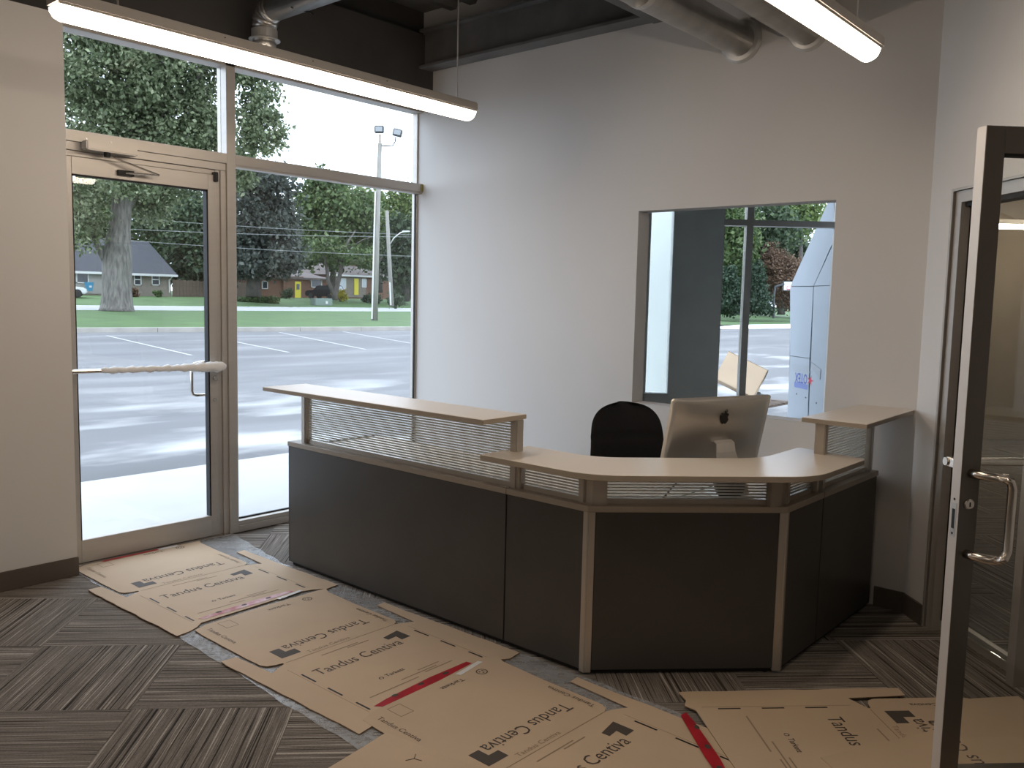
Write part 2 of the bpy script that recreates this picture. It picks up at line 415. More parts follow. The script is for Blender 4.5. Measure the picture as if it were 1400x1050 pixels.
# angled wall: local x = s along (1,-1), local y = away from the room
AM = frame_M((X1, 0, 0), (R2, -R2, 0))
SL, SM, SH, LEN = .20, .83, 1.79, 5.2
FZ = 2.148
wa = MB(); wa.box(0, SL, 0, .14, 0, ZC, AM); wa.box(SH+.06, LEN, 0, .14, 0, ZC, AM); wa.box(SL, SH+.06, 0, .14, FZ, ZC, AM)
struct(build('wall_right', wa, 'wall_paint'))
pe = AM @ Vector((LEN, 0, 0))
struct(build('wall_side', MB().box(pe.x, pe.x+.14, -9.2, pe.y+.05, 0, ZC), 'wall_paint'))
struct(build('wall_rear', MB().box(-.12, 15.9, -9.34, -9.2, 0, ZC), 'wall_paint_dim'))
# next office and corridor shells
def wall_between(name, a, b, th, z0, z1, m, label=None):
    a, b = Vector((*a, 0)), Vector((*b, 0)); MM = frame_M(a, b-a)
    return struct(build(name, MB().box(0, (b-a).length, 0, th, z0, z1, MM), m), label)
wall_between('wall_office_side', (0, 2.93), (0, T), -.12, 0, ZC, 'wall_paint')
wall_between('wall_partition', (3.66, T), (1.82, 4.36), -.16, 0, ZC, 'wall_paint')
wall_between('wall_corridor_end', (1.60, 6.20), (8., 11.75), .15, 0, ZC, 'wall_brown')
wall_between('wall_corridor_left', (2.02, 4.45), (1.66, 6.2), .12, 0, ZC, 'wall_paint_dim')
struct(build('wall_corridor_back', MB().box(7.9, 15.9, 11.6, 11.75, 0, ZC), 'wall_paint_dim'))
wall_between('wall_corridor_right', (15.8, 11.7), (15.8, -9.2), .12, 0, ZC, 'wall_paint_dim')
# baseboards
struct(build('baseboard_left', MB().box(WX, WX+.012, -9.0, YE+.004, 0, .105), 'baseboard', bevel=.003))
struct(build('baseboard_back', MB().box(3.58, X1, -.012, 0, 0, .105), 'baseboard'))
struct(build('baseboard_right', MB().box(-.004, SL-.012, -.012, 0, 0, .105, AM).box(SH+.10, LEN, -.012, 0, 0, .105, AM), 'baseboard'))
struct(build('trim_1', MB().box(SL-.014, SL, -.004, .02, 0, FZ, AM).box(SL-.014, SH, -.004, .02, FZ, FZ+.012, AM), 'aluminium'))

# ---- shopfront with entrance door (plane x = 0, depth to x = -.11)
sf = sroot('window_1', (0, -1.6, 0), 'aluminium shopfront glazing around the entrance door')
DX = -.11
YM0, YM1 = -1.678, -1.615      # mullion
H0, H1 = 2.398, 2.460
def fr(name, *b, m='aluminium'): return build(name, MB().box(*b), m, sf, bevel=.002, segs=1)
fr('mullion', DX, 0, YM0, YM1, 0, 3.04)
fr('jamb', DX, -.055, -.014, 0, 0, 3.04)
fr('jamb', DX, 0, -2.78, -2.67, 0, 3.04)
fr('header', DX, 0, YM1, -.001, H0, H1)
fr('header', DX, .0, -2.67, YM0, H0, H1)
fr('sill', DX, 0, YM1, -.001, 0, .045)
fr('sill', DX+.02, -.008, YM1, -.001, .045, .075)
fr('head_frame', DX, 0, -2.67, -.001, 3.0, 3.04)
fr('glazing_bead', -.075, -.008, YM1, -.001, H0-.014, H0)
fr('door_stop', DX, -.025, -1.748, -1.715, 0, 2.352)
fr('door_stop', DX, -.013, -1.715, YM0, 0, 2.352)
fr('door_head', DX, -.012, -2.67, YM0, 2.352, H0)
fr('door_head', DX, -.030, -2.67, -1.748, 2.321, 2.352)
fr('threshold', DX, .03, -2.67, YM0, -.0, .010, m='steel')
for nm, (a, b, c, d) in (('pane', (YM1, -.002, .07, H0)), ('pane', (YM1, -.002, H1, 3.01)), ('pane', (-2.67, YM0, H1, 3.01))):
    build(nm, MB().box(-.070, -.062, a, b, c, d), 'glass', sf)
build('gasket', MB().box(-.075, -.058, YM1, -.014, .075, .084).box(-.075, -.058, -.020, -.014, .084, H0-.014), 'gasket', sf)
build('header_cap', MB().box(-.02, .004, -.022, -.001, H0+.004, H1-.002), 'leaf_bright_cap', sf)
# entrance door
dr = sroot('door_1', (0, -2.2, 0), 'glazed aluminium entrance door with foam wrapped push bar')
D0, D1y, DT = -2.668, -1.752, 2.318
def dp(name, mb, m='aluminium', par=dr, **k): return build(name, mb, m, par, **k)
dp('stile', MB().box(-.055, -.010, D0, D0+.052, .012, DT), bevel=.002, segs=1)
dp('stile', MB().box(-.055, -.010, D1y-.052, D1y, .012, DT), bevel=.002, segs=1)
dp('rail', MB().box(-.055, -.010, D0+.052, D1y-.052, 2.222, DT), bevel=.002, segs=1)
dp('rail', MB().box(-.055, -.010, D0+.052, D1y-.052, .012, .145), bevel=.002, segs=1)
dp('pane', MB().box(-.036, -.030, D0+.05, D1y-.05, .14, 2.225), 'glass')
g = MB(); g.box(-.056, -.012, D1y-.062, D1y-.0515, .145, 2.222).box(-.029, -.012, D0+.052, D1y-.052, 2.212, 2.222).box(-.029,-.012, D0+.052, D0+.058, .145, 2.222)
dp('gasket', g, 'gasket')
bar = dp('push_bar', MB().tube([(.045, D0-.02, 1.128), (.05, D1y-.02, 1.118)], .013, 10), 'steel')
pts = []; rr = []
for i in range(40):
    t_ = i/39; y = D0+.16 + (D1y+.018-(D0+.16))*t_
    pts.append((.05, y, 1.127-.010*t_+.002*math.sin(i*1.7))); rr.append(.0185+.003*math.sin(i*2.3)+.002*math.sin(i*5.1) + (.013 if t_ > .78 else .010*max(0, (t_-.55)/.23)))
rr[0] = .012; rr[-1] = .016
dp('foam_wrap', MB().tube(pts, rr, 12), 'white_foam', bar, smooth=True)
h0 = onX(262, 506, -.10); h1 = onX(262, 541, -.10)
yh = h0.y; pz0, pz1 = h0.z+.02, h1.z
dp('pull_handle', MB().tube([(-.055, yh+.105, pz0+.03), (-.085, yh+.06, pz0+.03), (-.10, yh+.02, pz0+.02), (-.10, yh, pz0-.01), (-.10, yh, pz1+.03), (-.10, yh+.006, pz1+.008), (-.10, yh+.03, pz1), (-.10, yh+.10, pz1), (-.055, yh+.115, pz1)], .0105, 10), 'steel', smooth=True)
for px, py, r_ in ((294, 517, .017), (293, 546.5, .011)):
    p = onX(px, py, -.01)
    dp('lock_cylinder', MB().lathe([(r_, 0), (r_, .012), (r_*.8, .016), (0, .016)], 16, frame_M((-.01, p.y, p.z), (0, 1, 0), (1, 0, 0))), 'steel')
hz = onX(295, 242, 0)
dp('pivot_hinge', MB().box(-.03, .012, hz.y-.012, hz.y+.012, hz.z-.03, hz.z+.03), 'black_plastic', bevel=.003)
# door closer
c0 = onX(116, 198, .05); c1 = onX(186, 209, .05)
cl = build('door_closer', MB().box(0, .075, c0.y, c1.y, c0.z-.025, c0.z+.027), 'aluminium', dr, bevel=.006)
build('arm', MB().tube([(.05, c0.y+.12, c0.z-.04), (.06, c1.y+.13, c0.z-.115)], .006, 6).tube([(.06, c1.y+.13, c0.z-.115), (.012, c0.y+.24, c0.z-.12)], .006, 6), 'steel', cl)
build('spindle', MB().lathe([(.018, 0), (.018, .03), (0, .03)], 12, frame_M((.05, c0.y+.12, c0.z-.05), (1, 0, 0))), 'gasket', cl)
build('bracket', MB().box(-.010, .012, c0.y+.20, c0.y+.29, c0.z-.135, c0.z-.105), 'gasket', cl)
for dy in (.03, .165, .205): build('screw', MB().lathe([(.006, 0), (.006, .003), (0, .003)], 8, frame_M((0, c0.y+dy, c0.z+.043-.01*(dy > .2)), (0, 1, 0), (1, 0, 0))), 'flange', cl)

# ---- office shopfront set across the corner of the next room
PA, PB = Vector((-.02, 2.93, 0)), Vector((1.68, 4.40, 0)); SD = (PB-PA).normalized(); L2 = (PB-PA).length
SFM = frame_M(PA, PB-PA)                         # local y points outwards
def sx(px, py=420):                              # pixel on the shopfront plane -> local x
    v = ray(px, py); n = Vector((-SD.y, SD.x, 0)); t_ = (PA-CAM).dot(n)/v.dot(n); return (CAM+v*t_-PA).dot(SD)
s917, s886, s985, s1015, s1027, s1137 = sx(917), sx(886.5), sx(985), sx(1016), sx(1025), sx(1138)
zlow = (CAM + ray(900, 539)*9.).z
we = MB(); we.box(s917, s985, 0, .16, 0, ZC, SFM); we.box(s886-.12, s917, 0, .16, 0, zlow, SFM); we.box(s886-.12, L2+.1, 0, .16, 3.0, ZC, SFM); we.box(-.05, s886, 0, .16, 0, ZC, SFM)
struct(build('wall_office_front', we, 'office_grey'), 'dark grey wall between the windows of the next office')
w2 = sroot('window_2', tuple(PA), 'dark framed glazing of the next office')
def f2(name, *b, m='aluminium', mm=None): return build(name, MB().box(*b, SFM), m, w2)
f2('mullion', s1015, s1027, .0, .11, 0, 3.0)
f2('jamb', s1137, s1137+.06, 0, .11, 0, 3.0)
f2('jamb', s985-.001, s985+.02, .05, .11, 0, 3.0)
f2('header', s985, s1015, 0, .11, H0, H1); f2('header', s1027, s1137, 0, .11, H0, H1)
f2('sill', s985, s1137, 0, .11, 0, .05)
for a, b in ((s985, s1015), (s1027, s1137)):
    for c, d in ((.05, H0), (H1, 3.0)): f2('pane', a, b, .045, .053, c, d, m='glass')
f2('pane', s886, s917, .045, .053, zlow, 3.0, m='glass')
f2('sill', s886-.05, s917, -.03, .05, zlow-.015, zlow, m='trim_white')
pr_ = thing('bright_board', 'white board added outside the narrow office window to make it bright', 'wall', tuple(SFM @ Vector((s886, 1.05, -.1))))  # board added outside so that the narrow pane shows bright
build('sheathing_panel', MB().box(s886-.45, s917+.27, 1.0, 1.15, -.1, 3.3, SFM), 'board_white', pr_)
# sill board of the opening in the back wall
w4 = struct(build('window_3', MB().box(wx0, wx1, .0, T+.004, wz0-.001, wz0+.004), 'wall_paint'), 'drywall lined opening in the back wall')

# ---- sidelight and inner door in the angled wall
w3 = sroot('window_4', tuple(AM @ Vector((SL, 0, 0))), 'aluminium sidelight frame in the angled wall')
RC = .012
def f3(name, *b, m='aluminium'): return build(name, MB().box(*b, AM), m, w3)
f3('jamb', SL, SL+.048, RC, RC+.115, 0, FZ)
f3('head', SL+.048, SH+.06, RC, RC+.115, FZ-.055, FZ)
f3('glazing_stop', SL+.048, SL+.056, RC+.045, RC+.07, .05, FZ-.055, m='gasket')
f3('glazing_stop', SL+.048, SM, RC+.02, RC+.09, FZ-.075, FZ-.055, m='gasket')
f3('mullion', SM, SM+.05, RC, RC+.115, 0, FZ-.055)
f3('jamb', SH, SH+.06, RC, RC+.115, 0, FZ-.055)
f3('sill', SL+.048, SM, .085, .135, 0, .035); f3('sill', SL+.048, SM, .10, .13, .035, .06)
f3('pane', SL+.05, SM, .065, .071, .055, FZ-.06, m='glass_tinted')
d2 = sroot('door_2', tuple(AM @ Vector((SH, 0, 0))), 'open glazed inner door with tubular pull handle')
e_near = at(1349.5, 171, 2.47); ln = AM.inverted() @ e_near      # near corner of the lock edge
LS = ln.x; LY = ln.y; LZ = e_near.z                               # s of the visible face, reach into the room
def d2b(name, s0, s1, y0, y1, z0, z1, m, bev=.0015, par=None): return build(name, MB().box(s0, s1, y0, y1, z0, z1, AM), m, par or d2, bevel=bev, segs=1)
TH = .046; SW = .060
d2b('stile', LS-TH, LS, LY+.0015, LY+SW, .024, LZ, 'aluminium_shaded')
d2b('lit_edge', LS-TH+.001, LS-.001, LY, LY+.0015, .024, LZ, 'aluminium_lit', 0)
d2b('stile', LS-TH, LS, -.075, -.015, .024, LZ, 'aluminium_shaded')
d2b('rail', LS-TH, LS, LY+SW, -.075, LZ-.078, LZ, 'aluminium_shaded')
d2b('rail', LS-TH, LS, LY+SW, -.075, .024, .16, 'aluminium_shaded')
d2b('gasket', LS-TH+.012, LS-.004, LY+SW, -.075, LZ-.084, LZ-.078, 'gasket', 0)
d2b('pane', LS-TH/2-.003, LS-TH/2+.003, LY+SW-.003, -.07, .157, LZ-.075, 'glass', 0)
# pull handle on the visible face
def onleaf(px, py, off=0.):
    n = AM.to_3x3() @ Vector((1, 0, 0)); v = ray(px, py); p0 = AM @ Vector((LS+off, 0, 0)); t_ = (p0-CAM).dot(n)/v.dot(n); return CAM+v*t_
a0 = onleaf(1327, 647); a1 = onleaf(1385, 663, .075); b1 = onleaf(1384, 752, .075); b0 = onleaf(1320, 757)
hp = [a0]; 
mid0 = a0.lerp(a1, .55); mid1 = b0.lerp(b1, .55)
nn = AM.to_3x3() @ Vector((1, 0, 0)); dd = AM.to_3x3() @ Vector((0, 1, 0))
lo = AM.inverted()
la0, la1, lb1, lb0 = [lo @ p for p in (a0, a1, b1, b0)]
ky = la1.y
pl = [(LS, la0.y, la0.z), (LS+.03, la0.y+.01, la0.z), (LS+.06, la0.y+.035, la0.z), (LS+.075, la0.y+.07, la0.z), (LS+.075, ky-.03, la0.z), (LS+.075, ky-.008, la0.z-.008), (LS+.075, ky, la0.z-.03),
      (LS+.075, ky, lb0.z+.03), (LS+.075, ky-.008, lb0.z+.008), (LS+.075, ky-.03, lb0.z), (LS+.075, lb0.y+.07, lb0.z), (LS+.06, lb0.y+.035, lb0.z), (LS+.03, lb0.y+.01, lb0.z), (LS, lb0.y, lb0.z)]
build('pull_handle', MB().tube([AM @ Vector(p) for p in pl], .0135, 14), 'steel', d2, smooth=True)
p = lo @ onleaf(1324, 689); build('lock_cylinder', MB().lathe([(.016, 0), (.016, .006), (.013, .009), (0, .009)], 18, AM @ frame_M((LS, p.y, p.z), (0, 1, 0), (1, 0, 0))), 'steel', d2)
build('keyhole', MB().box(LS+.009, LS+.0105, p.y-.0015, p.y+.0015, p.z-.007, p.z+.007, AM), 'gasket', d2)
p = onleaf(1345, 640); p = lo @ p
build('push_bar', MB().tube([AM @ Vector((LS-TH-.06, LY+.01, p.z+.0)), AM @ Vector((LS-TH-.06, -.06, p.z+.0))], .013, 10), 'steel', d2)
build('push_bar_bracket', MB().box(LS-TH-.07, LS-TH, LY+.015, LY+.04, p.z-.014, p.z+.014, AM), 'steel', d2, bevel=.004)
pz = (at(1303, 722, 2.49)).z
build('latch_plate', MB().box(LS-TH+.010, LS-.010, LY-.001, LY, pz-.055, pz+.05, AM), 'flange', d2)
build('latch_slot', MB().box(LS-TH+.016, LS-.016, LY-.0016, LY-.001, pz-.03, pz+.03, AM), 'gasket', d2)
for dz in (-.045, .06): build('screw', MB().lathe([(.004, 0), (.004, .0008), (0, .0008)], 8, AM @ frame_M((LS-TH/2, LY-.001, pz+dz), (1, 0, 0), (0, -1, 0))), 'gasket', d2)

# ================================================================== CEILING THINGS
def ibeam(name, label, a, b, w, d, zb, tf=.018, tw=.012):
    a, b = Vector((*a, zb)), Vector((*b, zb)); MM = frame_M(a, b-a); Ln = (b-a).length
    mb = MB().box(0, Ln, -w/2, w/2, 0, tf, MM).box(0, Ln, -tw/2, tw/2, tf, d-tf, MM).box(0, Ln, -w/2, w/2, d-tf, d, MM)
    return tag(build(name, mb, 'beam_steel'), label, 'beam')
ibeam('steel_beam', 'black steel beam running along the top of the back wall', (.102, -.085), (2.06, -.085), .13, .28, 3.29)
ibeam('steel_beam', 'black steel beam crossing above the round ducts to the back wall', (2.12, 0.), (2.12, -5.5), .12, .40, 3.29)
ibeam('steel_joist', 'slender black roof joist near the window bulkhead', (-.008, -1.05), (2.05, -1.05), .06, .13, 3.575, .008, .008)
ibeam('steel_joist', 'slender black roof joist behind the shiny duct', (-.008, -1.9), (2.05, -1.9), .06, .13, 3.575, .008, .008)
def duct(name, label, x, z, y1, r, hub):
    t_ = thing(name, label, 'duct', (x, 0, z))
    build('pipe', MB().tube([(x, 0, z), (x, y1, z)], r, 32), 'galvanised', t_, smooth=True)
    fm = frame_M((x, 0, z), (1, 0, 0), (0, -1, 0))
    build('flange', MB().lathe([(r, 0), (hub, 0), (hub, .006), (hub-.012, .022), (r, .026)], 36, fm), 'flange', t_, smooth=False)
    for yy in (-1.05, -2.6):
        build('seam_band', MB().lathe([(r, -.02), (r+.004, -.02), (r+.004, .02), (r, .02)], 32, frame_M((x, yy, z), (1, 0, 0), (0, -1, 0))), 'galvanised', t_)
    build('hanger_strap', MB().tube([(x+r*.6, -.62, z+r*.85), (x+r*.6, -.62, ZC)], .003, 5), 'flange', t_)
    return t_
duct('round_duct', 'round grey duct entering the back wall beside the steel beam', 2.655, 3.085, -5.4, .090, .125)
duct('round_duct', 'round grey duct behind the short light fixture', 3.05, 3.075, -5.4, .085, .115)
# shiny elbow duct above the entrance
el = thing('elbow_duct', 'shiny galvanised elbow duct above the entrance glazing', 'duct', (.27, -1.58, 3.06))
ex, ey, ez, er = .27, -1.575, 3.20, .074
build('drop', MB().tube([(ex, ey, 3.03), (ex, ey, ez-.01)], er-.004, 28), 'galvanised', el, smooth=True)
arc = [(ex+.10-.10*math.cos(a), ey, ez+.10*math.sin(a)) for a in [i*math.pi/2/5 for i in range(6)]]
for i in range(5): build('elbow_segment', MB().tube([arc[i], arc[i+1]], er+.003*(i % 2), 28), 'galvanised', el, smooth=True)
build('run', MB().tube([arc[-1], (2.0, ey, ez+.10)], er, 28), 'galvanised', el, smooth=True)
build('collar', MB().lathe([(er, -.012), (er+.02, -.012), (er+.02, -.006), (er+.004, 0), (er+.004, .05), (er, .05)], 28, frame_M((ex, ey, ez-.06), (1, 0, 0))), 'flange', el)
build('strap_tie', MB().tube([(.62, ey-.05, ez+.045), (.66, ey, ez+.035), (.70, ey+.03, ez+.02), (.73, ey+.03, ez-.0)], .006, 6), 'gasket', el)

def linear_light(label, x, y0, y1, zb, cables, w=.088, group=None):
    t_ = thing('linear_light', label, 'light', (x, (y0+y1)/2, zb), group)
    hz = .050
    build('housing', MB().box(x-w/2-.014, x+w/2+.014, y0, y1, zb+.052, zb+.052+hz), 'aluminium', t_, bevel=.008)
    n = 14; prof = []
    for i in range(n+1):
        a = math.pi*i/n; prof.append((-w/2*math.cos(a), -.052*math.sin(a)**.9))
    secs = [(y0+.004, .55), (y0+.012, .85), (y0+.03, 1.), (y1-.03, 1.), (y1-.012, .85), (y1-.004, .55)]
    mb = MB(); b = 0
    for yy, k in secs:
        for px_, pz_ in prof: mb.v.append(Vector((x+px_*(.9+.1*k), yy, zb+.052+pz_*k)))
    m_ = n+1
    for i in range(len(secs)-1):
        for k in range(n): mb.f.append((i*m_+k, i*m_+k+1, (i+1)*m_+k+1, (i+1)*m_+k))
    mb.f.append(tuple(range(m_))[::-1]); mb.f.append(tuple((len(secs)-1)*m_+k for k in range(m_)))
    build('lens', mb, 'lamp_lens', t_, smooth=True)
    for (cy, dx, dy) in cables:
        build('hanging_cable', MB().tube([(x, cy, zb+.10), (x+dx*.6, cy+dy*.6, zb+.42), (x+dx, cy+dy, zb+.6), (x+dx, cy+dy, ZC)], .004, 6), 'flange', t_)
    for fy in (.3, .5, .7): build('screw', MB().lathe([(.003, 0), (.003, .002), (0, .002)], 6, frame_M((x+w/2+.014, y0+(y1-y0)*fy, zb+.085), (0, 1, 0), (1, 0, 0))), 'gasket', t_)
    return t_
ZL = 2.605
l1a = onZ(62, 14, ZL+.045); l1b = onZ(655, 154, ZL+.045); l2 = onZ(1190, 72, ZL+.045)
XA = (l1a.x+l1b.x)/2
linear_light('long white pendant strip light crossing in front of the entrance glazing', XA, l1a.y, l1b.y, ZL, [(l1b.y-.12, 0, .0), (l1a.y+.25, 0, 0)])
linear_light('white pendant strip light near the angled wall and round ducts', l2.x, l2.y-2.44, l2.y, ZL, [(l2.y-.17, 0, 0), (l2.y-2.2, 0, 0)])
for gx, lab in ((XA, 'white pendant strip light further back along the left wall'), (l2.x+.9, 'white pendant strip light further back along the side wall')):
    linear_light(lab, gx, l1a.y-4.2, l1a.y-1.76, ZL, [(l1a.y-2.0, 0, 0)])
for gx, gy, lab in ((3.6, 5.6, 'white strip light in the corridor past the sidelight'), (5.6, 3.0, 'white strip light in the corridor just past the inner door'), 
                    (14.2, 3.6, 'white strip light by the far right wall of the open office'), (12.3, 5.3, 'white strip light in the middle of the open office')):
    linear_light(lab, gx, gy-1.2, gy+1.2, 2.62, [(gy, 0, 0)])
ce_ = at(1432, 309.5, 9.5); lc = linear_light('white strip light by the end wall of the corridor', ce_.x, ce_.y-.6, ce_.y+.6, ce_.z-.04, [(ce_.y, 0, 0)])
lc.rotation_euler = (0, 0, math.radians(-49))

# ================================================================== RECEPTION DESK
XLd, XCd, XRd, Y1d, Y2d = .804, 2.965, 3.570, -1.7788, -1.1738
LZ0, LZ1 = .708, .735
dk = thing('reception_desk', 'charcoal reception desk with maple counters wrapping round a corner', 'desk', (2.4, -1.2, 0))
def arm(o, d):                                    # local x along the panel, local y into the desk
    return frame_M(o, d)
ML = arm((XLd, Y1d, 0), (1, 0, 0)); MD = arm((XCd, Y1d, 0), (1, 1, 0)); MR = arm((XRd, Y2d, 0), (0, 1, 0))
LD = math.hypot(XRd-XCd, Y2d-Y1d)
seam = 2.507-XLd
PT = .045
def panel(M_, a, b, m='charcoal'): return build('panel', MB().box(a, b, 0, PT, .022, LZ0, M_), m, dk, bevel=.0015, segs=1)
panel(ML, .016, seam-.004); panel(ML, seam+.004, XCd-XLd-.02)
build('end_edge', MB().box(0, .014, .004, PT+.02, .02, LZ0, ML), 'charcoal_edge', dk)
build('seam_strip', MB().box(seam-.004, seam+.004, .006, PT, .022, LZ0, ML), 'gasket', dk)
panel(MD, .032, LD-.032)
s2 = -.772-Y2d; LR = -.036-Y2d
panel(MR, .022, s2-.004); panel(MR, s2+.004, LR-.012)
build('seam_strip', MB().box(s2-.004, s2+.004, .006, PT, .022, LZ0, MR), 'gasket', dk)
build('end_edge', MB().box(LR-.010, LR, .004, PT+.02, .02, LZ0, MR), 'charcoal_edge', dk)
build('end_panel', MB().box(.0, .03, PT, .62, .02, LZ0, ML), 'charcoal', dk)
# silver corner posts: two faces each
for (P, d0, d1) in (((XCd, Y1d), ML, MD), ((XRd, Y2d), MD, MR)):
    if d0 is ML: mb = MB().box(XCd-XLd-.022, XCd-XLd+.004, -.003, .04, .012, LZ0, ML).box(-.004, .030, -.003, .035, .012, LZ0, MD)
    else: mb = MB().box(LD-.032, LD+.004, -.003, .035, .012, LZ0, MD).box(-.004, .018, -.003, .035, .012, LZ0, MR)
    build('corner_post', mb, 'silver', dk)
build('kick_strip', MB().box(.03, XCd-XLd-.03, .012, PT, .004, .022, ML).box(.03, LD-.03, .012, PT, .004, .022, MD).box(.03, LR-.02, .012, PT, .004, .022, MR), 'gasket', dk)
for M_, xx in ((ML, .05), (ML, 1.1), (ML, 1.9), (MD, .8), (MR, .3), (MR, 1.0)):
    build('levelling_foot', MB().lathe([(.018, 0), (.018, .008), (.006, .010), (.006, .022)], 12, M_ @ Matrix.Translation((xx, .03, 0))), 'black_plastic', dk)
# ledge (follows the three arms)
k8 = math.tan(math.pi/8)
def strip(y0, y1, a=0., b=0.):
    """plan polygon of a band between offsets y0 (outer) and y1 (inner) along the desk front"""
    def line(o): return [(XLd+a, Y1d+o), (XCd-o*k8, Y1d+o), (XRd-o, Y2d+o*k8), (XRd-o, -.036-b)]
    return line(y0) + line(y1)[::-1]
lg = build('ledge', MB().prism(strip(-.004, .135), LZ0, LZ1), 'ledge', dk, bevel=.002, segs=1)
for (M_, x_) in ((ML, seam), (MR, s2)): build('ledge_joint', MB().box(x_-.001, x_+.001, -.0045, .12, LZ0+.001, LZ1+.0006, M_), 'gasket', dk)
# counters
HB, HT = 1.0475, 1.070
def counter(name, poly, z0, z1, lab):
    n = len(poly)
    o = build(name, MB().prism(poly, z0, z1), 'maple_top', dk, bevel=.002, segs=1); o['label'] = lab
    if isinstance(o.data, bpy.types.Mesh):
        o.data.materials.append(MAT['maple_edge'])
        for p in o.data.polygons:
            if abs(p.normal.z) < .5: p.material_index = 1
    return o
counter('counter_top', [(.859, -1.9795), (2.542, -1.9795), (2.542, -1.692), (.859, -1.692)], HB, HT, 'long high maple counter')
counter('counter_top', [(3.4426, -.768), (3.7448-.001, -.768), (3.722, -.002), (3.4426, -.002)], HB, HT, 'short high maple counter by the wall')
def rc(p0, p1, p2, r, n=6):                       # rounded corner
    p0, p1, p2 = [Vector(p) for p in (p0, p1, p2)]; a = p1+(p0-p1).normalized()*r; b = p1+(p2-p1).normalized()*r
    return [tuple((a*(1-t)**2 + p1*2*t*(1-t) + b*t*t)) for t in [i/n for i in range(n+1)]]
LB, LT = .877, .902
fa, fb = (3.075, -1.918), (3.725, -1.268)
lowp = [(2.468, -1.918)] + rc((2.468, -1.918), fa, fb, .13) + rc(fa, fb, (3.725, -.70), .13) + rc(fb, (3.725, -.70), (3.38, -.63), .02, 3) + rc((3.725, -.66), (3.378, -.63), (3.378, -1.03), .03, 3) \
     + rc((3.378, -.63), (3.378, -1.05), (2.87, -1.585), .12) + rc((3.378, -1.05), (2.86, -1.585), (2.468, -1.585), .12) + [(2.468, -1.585)]
counter('counter_top', lowp, LB, LT, 'low maple counter across the corner')
# uprights
def upright(M_, x_, y_, z1, w=.036, d=.05):
    build('upright', MB().box(x_-w/2, x_+w/2, y_-d/2, y_+d/2, LZ1, z1, M_), 'silver', dk, bevel=.004, segs=2)
YP = .045
upright(ML, .118, YP, HB); upright(ML, 2.522-XLd, YP, HB, .04, .05)
upright(ML, 2.475-XLd+.035+.04, YP, LB, .03, .04)
upright(ML, XCd-XLd-.055, YP, LB, .034); upright(MD, .055, YP, LB, .034)
upright(MD, LD-.055, YP, LB, .034); upright(MR, .055, YP, LB, .034)
upright(MR, -.80-Y2d, YP, LB, .03)
upright(MR, -.725-Y2d, YP, HB, .04); upright(MR, -.085-Y2d, YP, HB, .04)
build('corner_plate', MB().prism([(XCd-.06, Y1d+.03), (XCd, Y1d+.028), (XCd+.045, Y1d+.07), (XCd+.03, Y1d+.085), (XCd-.06, Y1d+.04)], LZ1, LB), 'silver', dk)
build('corner_plate', MB().prism([(XRd-.045, Y2d-.07), (XRd-.028, Y2d), (XRd-.03, Y2d+.06), (XRd-.045, Y2d+.06), (XRd-.085, Y2d-.03)], LZ1, LB), 'silver', dk)
# ribbed acrylic screens
def screen(M_, a, b, z1):
    y = YP+.004
    pn = build('acrylic_screen', MB().box(a, b, y, y+.003, LZ1+.022, z1, M_), 'glass', dk)
    rbm = MB(); z = LZ1+.026
    while z < z1-.004:
        rbm.box(a, b, y-.0025, y-.0002, z, z+.0080, M_); z += .0128
    build('rib_lines', rbm, 'acrylic_rib', pn, kind='stuff')
    build('screen_rail', MB().box(a, b, y-.010, y+.010, LZ1, LZ1+.022, M_), 'silver', dk)
screen(ML, .14, 2.50-XLd, HB)
screen(ML, 2.575-XLd, XCd-XLd-.075, LB)
screen(MD, .075, LD-.075, LB)
screen(MR, .075, -.82-Y2d, LB)
screen(MR, -.70-Y2d, -.11-Y2d, HB)
# worktop inside
WT = .70
wtp = [(XLd+.03, Y1d+.05), (XCd-.03, Y1d+.05), (XRd-.05, Y2d+.03), (XRd-.05, -.01), (2.93, -.01), (2.93, -.95), (2.72, -1.13), (XLd+.03, -1.13)]
build('worktop', MB().prism(wtp, WT-.028, WT), 'worktop', dk, bevel=.002, segs=1)
build('worktop_support', MB().box(2.95, 3.5, -.06, -.03, 0, WT-.028), 'charcoal', dk)
build('small_label', MB().box(1.65, 1.70, -.005, .0, 0, .0003, ML @ Matrix.Translation((0, .02, LZ1+.0005))), 'paper', dk)

# ---- all-in-one computer
im = thing('desktop_computer', 'silver all-in-one computer on the desk seen from behind', 'computer', tuple(onZ(985, 660, WT)*0 + Vector((3.13, -.93, WT))))
C0 = Vector((3.155, -.965, WT)) - Vector((RT.x, RT.y, 0))*.027
IN = Vector((.93, -.36, 0)).normalized()           # direction the back faces
tilt = math.radians(13)
ax = Vector((-IN.y, IN.x, 0))*-1                   # screen width axis
IU = (Vector((0, 0, 1))*math.cos(tilt) + IN*math.sin(tilt)).normalized()   # top leans towards the camera
INr = (IN*math.cos(tilt) - Vector((0, 0, 1))*math.sin(tilt)).normalized()
IW, IH = .60, .475
OB = C0 + Vector((0, 0, .075)) - IN*.07
IM = Matrix.Identity(4)
ax = IU.cross(INr)
for i in range(3): IM[i][0], IM[i][1], IM[i][2], IM[i][3] = ax[i], IU[i], INr[i], OB[i]
IH -= .085
mb = MB(); nx, ny = 18, 14; vs = []; fs = []
def rr_(x, y, w, h, r):                            # distance-based rounded rectangle clamp
    return x, y
